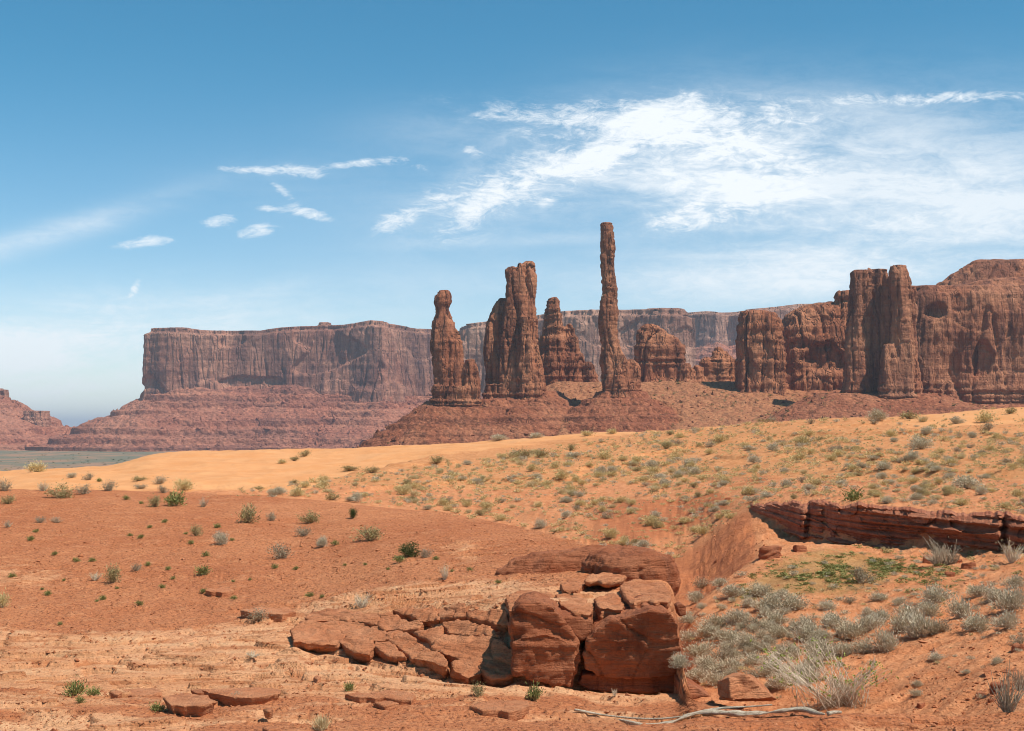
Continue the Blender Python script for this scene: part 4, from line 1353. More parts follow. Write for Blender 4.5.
# slabs and stones lying on the pavement
lows = [
    ([(122, 689), (140, 687.5), (158, 688), (162, 692), (150, 695), (125, 694)], -3.66, 0.11, 0.0, 'long thin red slab, left of the pale one beside it'),
    ([(110, 692), (116, 690.5), (122, 692), (118, 695)], -3.66, 0.08, 0.0, 'little dark stone at the left tip of the long thin slab'),
    ([(163, 697), (185, 693), (208, 694.5), (218, 701), (200, 706), (170, 705)], -3.64, 0.13, 0.0, 'pale sunlit flat slab just left of the tilted slab'),
    ([(201, 690), (232, 687), (258, 686.2), (282, 690), (281, 694), (262, 697), (232, 697), (210, 693)], -3.48, 0.16, 0.0, 'thick tilted slab throwing a black shadow under its front edge'),
    ([(190, 690), (203, 688.5), (222, 690), (212, 694), (196, 693)], -3.62, 0.10, 0.0, 'small slab tucked behind the tilted slab'),
    ([(344, 693), (372, 691.5), (402, 691), (416, 695), (412, 700), (388, 698), (352, 696)], -3.62, 0.10, 0.0, 'narrow dark-edged slab lying on the gravel in the middle'),
    ([(373, 702), (392, 700.5), (400, 703), (384, 706)], -3.64, 0.07, 0.0, 'small thin slab in front of the narrow dark-edged one'),
    ([(469, 706), (492, 699), (528, 700), (530, 705), (514, 711), (482, 710)], -3.58, 0.09, 0.0, 'broad pale flagstone below the olive tuft'),
    ([(262, 727), (276, 725), (281, 728), (268, 730)], -3.55, 0.05, 0.0, 'dark sliver of rock at the bottom edge'),
    ([(313, 677), (317, 674), (321, 677), (318, 679.5)], -3.62, 0.07, 0.0, 'single pale pebble on bare slickrock'),
    ([(263, 709), (268, 707), (274, 709), (269, 711.5)], -3.60, 0.07, 0.0, 'red pebble in front of the tilted slab'),
    ([(240, 610), (262, 607), (290, 608), (296, 612), (262, 614)], -3.55, 0.10, 0.0, 'low worn slab flush with the red soil'),
    ([(205, 590), (226, 587.5), (234, 590), (222, 592.5)], -3.42, 0.10, 0.0, 'small worn slab in the red soil below the green-grey shrub'),
]
for i, (p, z_, th_, ty, lab) in enumerate(lows):
    u_, v_ = np.mean(np.array(p), 0)
    gx, gy_, gz_ = at_px(u_, max(q[1] for q in p) + 1)
    zz_ = gz_ - H + th_ * (1.5 if 'tilted' in lab else 0.8)
    stone('rock_slab' if th_ > 0.075 else 'stone', [flatstone(p, zz_, th_ * 1.6, taper=0.72 if 'tilted' in lab else 0.97)], 0.016, lab,
          'rock slab' if th_ > 0.075 else 'stone', STONE, 360 + i, 0.02, 1, 0.3)
# stones strewn over the wash and under the ledge
for i, (u, v, wd, lab) in enumerate([
        (927, 563, 13, 'blocky stone on the rubble right of the bare grey bush'), (968, 569, 16, 'flat dark stone on the right slope under the ledge'),
        (958, 562, 9, 'small stone beside the flat dark one'), (975, 545, 10, 'stone fallen just below the ledge at far right'),
        (923, 708, 12, 'red block at the edge of the near rock'), (980, 698, 12, 'red stone on the bank at lower right'),
        (1000, 693, 18, 'pale flat stone beside the brown twiggy bush'), (992, 702, 9, 'small stone below the pale flat one'),
        (1019, 650, 16, 'dark stone cut by the right edge of the photo'), (950, 577, 10, 'dark chip of rock among the sage on the right slope'),
        (768, 556, 26, 'low outcrop breaking the sandy fan'), (800, 553, 14, 'small outcrop on the fan beside the green growth'),
        (868, 640, 6, 'lone pebble among the sage'), (728, 502, 8, 'dark stone at the left end of the ledge')]):
    x_, y_, z_ = at_px(u, v)
    r_ = wd / F * y_ / 2
    n_ = 7
    an = np.sort(rng.random(n_) * 2 * math.pi)
    A = np.stack([x_ + r_ * np.cos(an), y_ + r_ * 0.8 * np.sin(an), np.full(n_, z_ + r_ * rng.uniform(0.5, 0.9))], -1)
    A[:, 2] += r_ * rng.uniform(-.25, .25, n_)
    B = A.copy()
    B[:, :2] = A[:, :2].mean(0) + (A[:, :2] - A[:, :2].mean(0)) * 1.15
    B[:, 2] = z_ - r_ * 0.5
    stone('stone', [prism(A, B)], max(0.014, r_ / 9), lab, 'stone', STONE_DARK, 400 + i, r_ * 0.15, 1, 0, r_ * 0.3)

# ------------------------------------------------------------------ the overhanging rim rock of the wash
lu = np.arange(747, 1130, 0.9)
lY = np.interp(lu, KU, KY[:, 14])
lt = np.interp(lu, [747, 752, 770, 800, 860, 900, 940, 980, 1024, 1130], [509, 505.5, 504, 504, 506, 508.5, 513, 514, 518, 516])
lb = np.interp(lu, [747, 752, 800, 830, 870, 900, 940, 980, 1024, 1130], [522, 530, 552, 560, 572, 576, 576, 574, 572, 572])
rowsL = 100
lt = lt + 2.4 * pn(lu * 0.11, 0, 0, 511) + 1.8 * np.floor(2.5 * pn(lu * 0.06, 1, 0, 512)) / 2.5 + 1.3 * pn(lu * 0.35, 0, 0, 513)
LV = []
xw = X(lu, lY)
joint = pn(xw * 0.55, 0.0, 0.0, 501)
jcr = np.clip(1 - np.abs(pn(xw * 0.9, 3.0, 0, 502)) / 0.06, 0, 1)
endt = sstep(lu, 747, 753)
for i in range(rowsL):
    t = i / (rowsL - 1)
    zt_, zb_ = Z(lt, lY), Z(lb, lY) - 0.25
    zz = zb_ + (zt_ - zb_) * t
    # beds: a thick cap that juts out over crumbling softer layers
    capj = 0.62 * sstep(t, 0.44 + 0.04 * joint, 0.50 + 0.04 * joint)
    beds = 0.20 * np.tanh(4 * pn(xw * 0.16, 0, zz * 3.6, 503)) + 0.11 * np.tanh(4 * pn(xw * 0.3, 0, zz * 10, 504))
    rg = 0.75 * fbm(xw * 0.42, 0, zz * 0.35, 4, 505) + 0.60 * np.floor(3 * pn(xw * 0.8, 0.3, zz * 0.9, 506)) / 3 + 0.22 * np.floor(3 * pn(xw * 2.2, 0.3, zz * 3.0, 509)) / 3 + 0.14 * fbm(xw * 3, 0, zz * 3.5, 4, 507)
    out = (0.65 + capj + beds + rg - 0.65 * jcr - 0.25 * sstep(t, 0.9, 1.0) - 0.35 * (1 - sstep(t, 0.0, 0.3))) * endt
    y_ = lY - out
    LV.append(np.stack([xw * y_ / lY, y_, zz], -1))
top_ = LV[-1]
for dy_, dz_ in ((0.35, 0.03), (0.9, 0.05), (1.8, 0.0), (3.0, -0.6), (3.0, -3.0)):
    q = top_.copy()
    q[:, 1] += dy_
    q[:, 0] *= (q[:, 1] / top_[:, 1])
    q[:, 2] += dz_ + 0.05 * fbm(q[:, 0] * 1.2, q[:, 1] * 1.2, 0, 3, 508)
    LV.append(q)
LV = np.array(LV)
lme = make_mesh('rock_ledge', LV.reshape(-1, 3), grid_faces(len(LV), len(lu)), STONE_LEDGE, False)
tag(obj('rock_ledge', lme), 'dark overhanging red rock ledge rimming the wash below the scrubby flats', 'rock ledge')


# ------------------------------------------------------------------ dead branch
def tube(path, radii, sides=7, seed=0, rough=0.0):
    P = np.array(path, float)
    R = np.array(radii, float)
    T = np.gradient(P, axis=0)
    T /= np.linalg.norm(T, axis=1)[:, None] + 1e-9
    up = np.array([0.13, 0.2, 1.0])
    A = np.cross(T, up)
    A /= np.linalg.norm(A, axis=1)[:, None] + 1e-9
    Bn = np.cross(A, T)
    th = np.linspace(0, 2 * math.pi, sides, endpoint=False)
    V = P[:, None] + R[:, None, None] * (np.cos(th)[None, :, None] * A[:, None] + np.sin(th)[None, :, None] * Bn[:, None])
    if rough:
        g = 1 + rough * pn(th[None, :] * 2.2 + 0 * R[:, None], np.arange(len(R))[:, None] * 0.13, 0, seed)
        V = P[:, None] + (V - P[:, None]) * g[..., None]
    n = len(P)
    V = np.concatenate([V.reshape(-1, 3), P[:1], P[-1:]])
    q = grid_faces(n, sides, True)
    i = np.arange(sides)
    t1 = np.stack([(i + 1) % sides, i, np.full(sides, n * sides)], -1)
    t2 = np.stack([(n - 1) * sides + i, (n - 1) * sides + (i + 1) % sides, np.full(sides, n * sides + 1)], -1)
    return V, [q, t1, t2]


def px_path(pts, step=0.06, lift=0.05):
    P = []
    for u, v in pts:
        x_, y_, z_ = at_px(u, v)
        P.append((x_, y_, max(z_, at_xy(x_, y_ + 0.1), at_xy(x_, y_ - 0.1)) + lift))
    P = np.array(P)
    d = np.concatenate([[0], np.cumsum(np.linalg.norm(np.diff(P, axis=0), axis=1))])
    t = np.arange(0, d[-1], step)
    Q = np.stack([np.interp(t, d, P[:, k]) for k in range(3)], -1)
    ker = np.ones(5) / 5
    for k in range(3):
        Q[:, k] = np.convolve(np.pad(Q[:, k], 2, mode='edge'), ker, 'valid')
    return Q


mw, tw, bw_ = new_mat('bleached_wood')
gg = pos(tw, (3, 30, 30))
nn = tw.noise(gg, 3.0, 6, 0.7)
tw.l.new(tw.mix(tw.ramp(nn, 0.32, 0.62), (0.22, 0.15, 0.095), (0.62, 0.51, 0.375)), bw_.inputs['Base Color'])
bump(tw, bw_, nn, 0.9, 0.02)


def lying(pts, step):
    """path over the rock: (column, distance, lift above the ground)"""
    P = np.array([(X(u, Y), Y, at_xy(X(u, Y), Y) + l_) for u, Y, l_ in pts])
    d = np.concatenate([[0], np.cumsum(np.linalg.norm(np.diff(P, axis=0), axis=1))])
    t = np.arange(0, d[-1], step)
    Q = np.stack([np.interp(t, d, P[:, k]) for k in range(3)], -1)
    for k in range(3):
        Q[:, k] = np.convolve(np.pad(Q[:, k], 3, mode='edge'), np.ones(7) / 7, 'valid')
    return Q


Q = lying([(617, 17.85, .05), (640, 17.7, .05), (668, 17.7, .06), (690, 17.8, .06), (705, 17.85, .07), (735, 17.75, .07), (765, 17.78, .07), (788, 17.82, .09), (800, 17.8, .08),
           (813, 17.65, .07), (828, 17.5, .05)], 0.03)
tt = np.linspace(0, 1, len(Q))
rad = 0.020 + 0.009 * np.sin(tt * 9) ** 2 + 0.014 * pn(tt * 14, 0, 0, 8)
rad[:6] *= np.linspace(0.3, 1, 6)
rad[-8:] *= np.linspace(1, 0.5, 8)
v_, f_ = tube(Q, rad, 12, 5, 0.6)
br = tag(obj('dead_branch', make_mesh('dead_branch', v_, f_, mw)), 'long bleached dead branch lying along the edge of the near rock', 'branch')
for pts, r0, sd in (([(572, 18.2, .04), (600, 18.25, .04), (630, 18.1, .04), (660, 17.95, .05), (690, 17.85, .06)], 0.017, 3),
                    ([(680, 17.95, .09), (720, 17.9, .11), (750, 17.85, .13), (778, 17.82, .17)], 0.02, 4),
                    ([(826, 17.5, .05), (836, 17.6, .08), (845, 17.6, .06)], 0.03, 6)):
    q = lying(pts, 0.04)
    v_, f_ = tube(q, np.linspace(r0, r0 * 0.5, len(q)), 8, sd, 0.5)
    obj('side_branch', make_mesh('side_branch', v_, f_, mw), br)


# ------------------------------------------------------------------ plants
def leaves(P, Dv, L, Wd, r):
    """one lance-shaped face per leaf"""
    n = len(P)
    Dv = Dv / (np.linalg.norm(Dv, axis=1)[:, None] + 1e-9)
    a = r.normal(size=(n, 3))
    a -= (a * Dv).sum(1)[:, None] * Dv
    a /= np.linalg.norm(a, axis=1)[:, None] + 1e-9
    L = np.asarray(L)[:, None] if np.ndim(L) else np.full((n, 1), L)
    Wd = np.asarray(Wd)[:, None] if np.ndim(Wd) else np.full((n, 1), Wd)
    m_ = P + Dv * L * 0.5
    V = np.stack([P, m_ + a * Wd * 0.5, P + Dv * L, m_ - a * Wd * 0.5], 1).reshape(-1, 3)
    return V, np.arange(n * 4).reshape(n, 4)


def sticks(A, B, ra, rb, bend, r, segs=3):
    """thin three-sided twigs from A to B"""
    Vs, Fs, off = [], [], 0
    n = len(A)
    mid_off = r.normal(size=(n, 3)) * bend
    t = np.linspace(0, 1, segs + 1)
    th = np.array([0, 2.1, 4.2])
    for k, tk in enumerate(t):
        c = A + (B - A) * tk + mid_off * (4 * tk * (1 - tk))
        rr = (ra + (rb - ra) * tk)
        for h_ in th:
            Vs.append(c + np.stack([np.cos(h_) * rr * np.ones(n), np.sin(h_) * rr * np.ones(n), np.zeros(n)], -1))
    V = np.stack(Vs, 1).reshape(-1, 3)
    m_ = (segs + 1) * 3
    q = []
    for k in range(segs):
        for j in range(3):
            q.append([k * 3 + j, k * 3 + (j + 1) % 3, k * 3 + 3 + (j + 1) % 3, k * 3 + 3 + j])
    q = np.array(q)
    Fq = (np.arange(n)[:, None, None] * m_ + q[None]).reshape(-1, 4)
    return V, Fq


SPEC = {  # leaf material, twig material, leaves, leaf length, leaf width, spread, twigs, height, uprightness
    'sage': ('sage', TWIG_GREY, 1900, 0.11, 0.022, 0.12, 30, 0.52, 1.0),
    'olive': ('olive', TWIG, 900, 0.085, 0.026, 0.105, 46, 0.66, 0.8),
    'yellow': ('yellow', TWIG_GREY, 1200, 0.11, 0.026, 0.12, 24, 0.48, 0.9),
    'grey': ('grey', TWIG_GREY, 620, 0.085, 0.024, 0.11, 60, 0.60, 0.6),
    'green': ('green', TWIG, 420, 0.19, 0.05, 0.14, 22, 0.55, 0.9),
    'dark': ('dark', TWIG, 1500, 0.080, 0.032, 0.115, 36, 0.80, 0.7),
    'straw': ('straw', TWIG_GREY, 320, 0.50, 0.016, 0.05, 0, 0.55, 1.6),
    'dead': ('grey', TWIG_GREY, 60, 0.06, 0.02, 0.10, 110, 0.75, 0.6),
    'pale': ('straw', TWIG_PALE, 160, 0.09, 0.018, 0.10, 90, 0.70, 0.6),
}


def plant_arrays(kind, seed, k=1.0, wide=1.0):
    lm, tm, nl, ll, lw, sp, nt, hh_, upr = SPEC[kind]
    r = np.random.default_rng(seed)
    nl = max(8, int(nl * k))
    lw = lw * wide
    nb = int(r.integers(9, 15))
    az = np.linspace(0, 2 * math.pi, nb, endpoint=False) + r.normal(0, 0.35, nb)
    el = np.arccos(r.uniform(0.12, 1.0, nb))
    rr = r.uniform(0.62, 1.0, nb)
    asym = 1 + 0.28 * np.cos(az - r.random() * 6.3)
    tips = np.stack([np.cos(az) * np.sin(el) * 0.42 * rr * asym, np.sin(az) * np.sin(el) * 0.42 * rr * asym, hh_ * np.cos(el) ** 0.7 * rr * 0.86 + 0.05], -1)
    if kind == 'straw':
        P = np.stack([r.normal(0, 0.09, nl), r.normal(0, 0.09, nl), np.zeros(nl)], -1)
        Dv = np.stack([r.normal(0, 0.42, nl), r.normal(0, 0.42, nl), np.ones(nl)], -1)
        lv = leaves(P, Dv, ll * r.uniform(0.5, 1.15, nl), lw, r)
        return lv, None
    b = r.integers(0, nb, nl)
    f = r.beta(3.2, 1.1, nl)[:, None]
    P = tips[b] * f + r.normal(0, sp, (nl, 3)) * (0.35 + 0.65 * f)
    P[:, 2] = np.abs(P[:, 2]) + 0.01
    Dv = P * np.array([1, 1, 0.6]) * 1.6 + r.normal(0, 0.35, (nl, 3)) + np.array([0, 0, 0.55 * upr])
    lv = leaves(P, Dv, ll * r.uniform(0.6, 1.3, nl), lw * r.uniform(0.7, 1.3, nl), r)
    st_ = None
    ns = int(nt * min(1, k * 1.3))
    if ns:
        b = r.integers(0, nb, ns)
        B = tips[b] * r.uniform(0.6, 1.22, ns)[:, None] + r.normal(0, 0.06, (ns, 3))
        B[:, 2] = np.abs(B[:, 2]) + 0.03
        A = B * np.array([0.12, 0.12, 0]) + r.normal(0, 0.02, (ns, 3)) * np.array([1, 1, 0])
        st_ = sticks(A, B, 0.011, 0.005, 0.03, r)
    return lv, st_


_proto = {}


def proto(kind, var, k=1.0):
    key = (kind, var, k)
    if key not in _proto:
        lv, st_ = plant_arrays(kind, 1000 + var * 37 + sum(map(ord, kind)), k)
        lm, tm = LEAF[SPEC[kind][0]], SPEC[kind][1]
        lme_ = make_mesh('foliage', lv[0], lv[1], lm, False)
        sme_ = make_mesh('stems', st_[0], st_[1], tm) if st_ else None
        if st_:
            V = np.concatenate([lv[0], st_[0]])
            jm = make_mesh(kind, V, [lv[1], st_[1] + len(lv[0])], lm, False)
            jm.materials.append(tm)
            mi = np.zeros(len(jm.polygons), np.int32)
            mi[len(lv[1]):] = 1
            jm.polygons.foreach_set('material_index', mi)
        else:
            jm = make_mesh(kind, lv[0], lv[1], lm, False)
        _proto[key] = (lme_, sme_, jm)
    return _proto[key]


NAME = {'sage': 'sagebrush', 'olive': 'shrub', 'yellow': 'rabbitbrush', 'grey': 'dry_shrub', 'green': 'herb', 'dark': 'evergreen_shrub',
        'straw': 'grass_tuft', 'dead': 'dead_bush', 'pale': 'twiggy_bush'}
CAT = {'sage': 'sagebrush', 'olive': 'shrub', 'yellow': 'shrub', 'grey': 'shrub', 'green': 'plant', 'dark': 'shrub', 'straw': 'grass', 'dead': 'bush', 'pale': 'bush'}


def plant(kind, u, v, wpx, hpx, label, group=None, parts=False, var=None, name=None, loc=None):
    var = random.randrange(6) if var is None else var
    x_, y_, z_ = loc if loc else at_px(u, v)
    sx = wpx / F * y_ * 1.02
    sz = hpx / F * y_ / (SPEC[kind][7] + 0.06) * (1.0 if kind != 'straw' else 0.95)
    lm_, sm_, jm_ = proto(kind, var)
    nm = name or NAME[kind]
    if parts and sm_:
        o = bpy.data.objects.new(nm, None)
        C.objects.link(o)
        obj('foliage', lm_, o)
        obj('stems', sm_, o)
    else:
        o = obj(nm, jm_)
    o.location = (x_, y_, z_ - 0.02 * sz)
    o.scale = (sx, sx, sz)
    o.rotation_euler = (0, 0, random.uniform(0, 6.28))
    return tag(o, label, CAT[kind], group)


hill = [
    ('olive', 8, 504, 20, 9, 'dull olive shrub near the left edge below the hill brow'),
    ('grey', 5, 491, 18, 13, 'grey-brown shrub on the hill brow at the left edge'),
    ('pale', 43, 491, 18, 12, 'pale leafless twigs left of the big olive shrub on the hill brow'),
    ('olive', 62, 498, 30, 16, 'big olive shrub on the left of the hill brow'),
    ('grey', 84, 494, 20, 11, 'grey-brown scrub touching the right side of the big olive shrub'),
    ('grey', 109, 491, 19, 13, 'round brown-grey shrub alone on the hill brow'),
    ('olive', 155, 507, 18, 13, 'olive shrub left of its greener twin on the brow'),
    ('green', 175, 506, 21, 14, 'greener shrub right of the olive one on the brow'),
    ('dead', 203, 507, 15, 12, 'dark dead twigs right of the green brow shrub'),
    ('grey', 40, 523, 14, 8, 'small dry brown clump on the red soil at left'),
    ('dead', 56, 523, 17, 8, 'grey dead tangle beside the dry brown clump'),
    ('dead', 8, 528, 12, 10, 'grey twigs on the soil at the left edge'),
    ('olive', 113, 584, 22, 20, 'round olive-grey bush in the middle of the red slope at left'),
    ('pale', 95, 582, 18, 11, 'straw-pale twigs at the left foot of the round olive-grey bush'),
    ('grey', 136, 571, 14, 9, 'sparse grey sprig right of the round olive-grey bush'),
    ('yellow', 2, 608, 16, 14, 'olive-yellow bush cut by the left edge'),
    ('olive', 248, 523, 28, 20, 'tallest olive shrub on the upper red slope'),
    ('grey', 272, 521, 13, 11, 'dark grey shrub just right of the tallest olive shrub'),
    ('olive', 310, 523, 26, 15, 'wide olive shrub midway along the upper slope'),
    ('grey', 304, 536, 21, 12, 'greyish shrub below the wide olive shrub'),
    ('dark', 353, 518, 11, 13, 'small dark upright shrub alone near the hill crest'),
    ('olive', 370, 541, 34, 16, 'spreading pale olive shrub with dark stems below the crest'),
    ('sage', 323, 547, 13, 9, 'small pale clump right of the grey-green leaning bush'),
    ('grey', 281, 559, 29, 18, 'grey-green bush leaning in the wind on bare red soil'),
    ('sage', 221, 545, 17, 12, 'pale round bush below the tallest olive shrub'),
    ('olive', 196, 536, 17, 12, 'thin olive sprigs left of the pale round bush'),
    ('dark', 409, 557, 24, 18, 'dark green bushy evergreen, darkest plant on the red hill'),
    ('grey', 425, 558, 15, 12, 'dull grey-olive bush leaning on the dark evergreen'),
    ('green', 400, 562, 12, 6, 'bright green cushion at the foot of the dark evergreen'),
    ('pale', 445, 580, 14, 20, 'thin upright bare twigs on the rock shelf'),
    ('green', 203, 575, 14, 9, 'green-grey sprawling plant on the soil above the worn slab'),
    ('pale', 362, 608, 26, 21, 'grey-tan twiggy bush at the top of the cracked slabs'),
    ('grey', 259, 623, 27, 14, 'low dark grey-green bush on the slickrock left of the slabs'),
    ('green', 75, 696, 22, 14, 'round green bush on the pavement, bottom left'),
    ('green', 94, 696, 13, 9, 'smaller green bush just right of the round green one'),
    ('green', 80, 703, 10, 6, 'tiny green sprig below the two green bushes, bottom left'),
    ('green', 158, 711, 18, 8, 'flat bright green tuft in front of the pale slab'),
    ('sage', 236, 705, 14, 11, 'pale green sprig growing in front of the tilted slab'),
    ('green', 349, 692, 10, 9, 'small green tuft at the left end of the narrow slab'),
    ('olive', 478, 697, 18, 15, 'olive tuft with a bare crooked twig above the flagstone'),
    ('green', 535, 701, 16, 14, 'green spiky tuft left of the dead branch'),
    ('straw', 321, 731, 30, 22, 'straw-pale grass tuft at the bottom edge'),
    ('pale', 358, 661, 24, 12, 'sparse green-tipped twig under the cracked slabs'),
    ('pale', 252, 658, 22, 9, 'faint straw sprig on bare slickrock'),
    ('green', 463, 679, 10, 6, 'small green plant at the foot of the lowest broken slab'),
    ('pale', 615, 700, 8, 9, 'small dry sprig under the shaded boulder'),
]
for kd, u, v, a, b, lab in hill:
    plant(kd, u, v, a, b, lab, parts=(a >= 17))

brow = [
    ('yellow', 37, 472, 21, 10, 'yellow-green dome of brush on the far sand at left'),
    ('grey', 89, 480, 15, 8, 'grey clump on the sand behind the big olive brow shrub'),
    ('sage', 72, 478, 10, 5, 'small pale clump on the sand left of the grey one'),
    ('olive', 138, 481, 18, 6, 'low flat clump on the sand past the round brown shrub'),
    ('grey', 160, 484, 19, 9, 'grey mound on the sand above the olive pair'),
    ('grey', 140, 489, 18, 6, 'dark mat of brush at the foot of the sand'),
    ('grey', 163, 493, 14, 9, 'brown clump at the foot of the sand above the olive pair'),
    ('yellow', 184, 491, 22, 10, 'yellow-grey clump at the foot of the sand above the green brow shrub'),
    ('olive', 305, 457, 15, 7, 'green-grey dome of brush high on the bare dune at left'),
    ('olive', 294, 461, 14, 5, 'smaller clump just left of the dome on the bare dune'),
    ('yellow', 282, 464, 11, 4, 'flat pale clump, lowest of the three on the bare dune'),
    ('olive', 437, 465, 19, 8, 'green dome of brush alone at the upper edge of the scrub'),
    ('olive', 350, 471, 26, 6, 'wide flat olive patch of brush on the dune slope'),
    ('olive', 372, 473, 20, 7, 'olive mound right of the wide flat patch'),
    ('olive', 521, 458, 32, 10, 'widest olive thicket along the edge of the bare sand'),
    ('olive', 541, 458, 22, 9, 'right half of the olive thicket at the edge of the sand'),
    ('olive', 571, 451, 15, 8, 'olive dome right of the widest thicket'),
    ('yellow', 587, 436, 15, 5, 'yellow-green mound on the crest left of the needle'),
    ('yellow', 612, 434, 12, 5, 'yellow mound on the crest under the needle'),
    ('sage', 500, 440, 18, 5, 'pale clump on the crest below the pinnacle cluster'),
    ('sage', 536, 438, 16, 5, 'pale clump on the crest below the square-shouldered spire'),
    ('olive', 667, 449, 17, 8, 'dark olive dome on the slope below the low round block'),
    ('olive', 670, 435, 14, 5, 'dark green clump on the crest below the low round block'),
    ('sage', 878, 420, 22, 10, 'large pale dome on the crest below the cliff tower'),
    ('grey', 874, 425, 12, 7, 'grey clump at the foot of the large pale crest dome'),
    ('olive', 910, 419, 24, 10, 'large olive-grey dome on the crest right of the pale one'),
    ('yellow', 985, 423, 20, 10, 'yellow-grey dome on the right part of the crest'),
    ('grey', 988, 431, 20, 10, 'dark grey clump below the yellow-grey crest dome'),
    ('sage', 956, 424, 14, 7, 'grey clump on open sand left of the yellow-grey crest dome'),
    ('olive', 1010, 414, 16, 7, 'olive clump near the top right end of the crest'),
    ('yellow', 891, 437, 14, 8, 'yellow clump alone on the sand below the crest domes'),
    ('grey', 838, 452, 17, 9, 'dark grey dome in the middle of the scrub flats'),
    ('sage', 921, 449, 26, 12, 'big pale olive bush in the middle of the scrub flats'),
    ('sage', 968, 489, 34, 12, 'wide pale bush above the right end of the ledge'),
    ('green', 853, 501, 20, 11, 'green-grey bush just above the middle of the ledge'),
    ('olive', 920, 497, 14, 8, 'olive bush above the right half of the ledge'),
    ('olive', 947, 496, 14, 8, 'dark olive clump left of the wide pale bush above the ledge'),
    ('olive', 698, 498, 10, 7, 'dark green clump on the ravine rim left of the ledge'),
    ('sage', 541, 530, 15, 9, 'pale bush alone in the ravine behind the hill'),
    ('grey', 606, 522, 18, 8, 'grey bush on the ravine bank'),
]
for kd, u, v, a, b, lab in brow:
    plant(kd, u, v, a, b, lab)

rs0 = np.random.default_rng(57)
z5 = [(165, 285, 46, 32), (150, 325, 42, 24), (215, 280, 34, 18), (245, 312, 56, 30), (320, 308, 48, 30), (345, 345, 62, 36), (405, 345, 70, 34), (590, 275, 60, 46),
      (790, 325, 66, 40), (770, 360, 50, 32), (855, 365, 52, 44), (990, 345, 70, 54), (895, 400, 64, 40), (980, 398, 52, 40), (810, 405, 40, 36), (745, 418, 66, 54),
      (660, 455, 56, 50), (720, 375, 56, 36), (130, 380, 36, 22), (200, 395, 60, 32), (255, 385, 52, 36), (300, 395, 52, 36), (185, 420, 60, 34), (245, 435, 60, 32),
      (130, 430, 44, 26), (290, 450, 56, 34), (360, 385, 52, 28), (370, 420, 56, 30), (440, 395, 60, 30), (450, 430, 72, 46), (520, 400, 60, 32), (560, 425, 70, 40),
      (610, 400, 60, 36), (640, 380, 50, 30), (160, 470, 64, 34), (220, 480, 60, 34), (300, 490, 52, 26), (180, 505, 56, 30), (240, 515, 70, 36), (150, 530, 44, 26),
      (350, 510, 52, 30), (200, 545, 50, 28), (300, 525, 50, 26), (390, 480, 60, 34), (480, 480, 60, 34), (430, 530, 60, 36), (540, 470, 56, 32), (600, 460, 50, 30),
      (380, 560, 60, 36), (560, 330, 36, 18), (640, 320, 40, 18), (690, 330, 34, 18), (500, 345, 44, 22), (900, 310, 46, 26), (950, 320, 50, 30), (1000, 285, 44, 26),
      (1010, 440, 40, 26), (790, 480, 34, 18), (740, 550, 24, 14), (735, 575, 26, 16), (870, 520, 20, 10), (950, 490, 26, 16), (705, 402, 60, 42), (735, 392, 56, 40), (775, 412, 40, 34), (110, 500, 40, 30), (470, 445, 40, 26)]
own = {4: 'pale sage tuft uppermost in the wash thicket, above the two joined clumps', 7: 'grey-olive bush below the shaded green patch under the ledge',
       8: 'long pale sage lying up the slope right of the thicket', 10: 'round pale sage on open red sand at right', 11: 'large pale sage near the right edge of the wash',
       12: 'dark-based sage right of the big clump on the sandy slope', 13: 'sage dome below the large pale one at right', 15: 'biggest silver sage clump on the sandy slope of the wash',
       0: 'silver sage against the left edge of the wash beside the whaleback', 3: 'low pale sage leaning up the slope beside the whaleback'}
for i, (a, b, wz, hz) in enumerate(z5):
    lab = own.get(i)
    if not lab:
        lab = 'silvery sage in the crowded thicket on the wash floor' if a < 680 and b > 340 else ('small pale sage scattered on the red slope of the wash' if wz > 30 else 'tiny dry tuft on the bare red bank of the wash')
        gp = 'sagebrush in the wash'
    plant('sage' if i % 7 else 'grey', 640 + a / 2.667, 480 + b / 2.667 + 1, wz / 2.667 * 1.42, hz / 2.667 * 1.12, lab, 'sagebrush in the wash')
n_ = 0
while n_ < 75:
    u, v = rs0.uniform(688, 930), rs0.uniform(585, 700)
    dn_ = math.exp(-((u - 760) / 80) ** 2 - ((v - 650) / 36) ** 2)
    if v < np.interp(u, [690, 800, 930], [606, 580, 590]) or rs0.random() > dn_:
        continue
    w_ = rs0.uniform(10, 24)
    plant('sage' if rs0.random() < 0.85 else 'grey', u, v, w_, w_ * rs0.uniform(0.4, 0.6), 'silvery sage in the crowded thicket on the wash floor', 'sagebrush in the wash')
    n_ += 1
plant('dead', 949, 565, 50, 34, 'bare grey bush with spreading twigs in front of the dark ledge', parts=True)
plant('dead', 938, 566, 34, 26, 'smaller bare bush against the left side of the bare grey one')
plant('pale', 1012, 562, 36, 28, 'grey twiggy bush at the right edge under the ledge', parts=True)
plant('dead', 1008, 712, 48, 52, 'brown leafless bush at the right edge of the near rock', parts=True)
plant('dead', 1020, 690, 30, 34, 'brown twigs behind the leafless bush at the right edge')

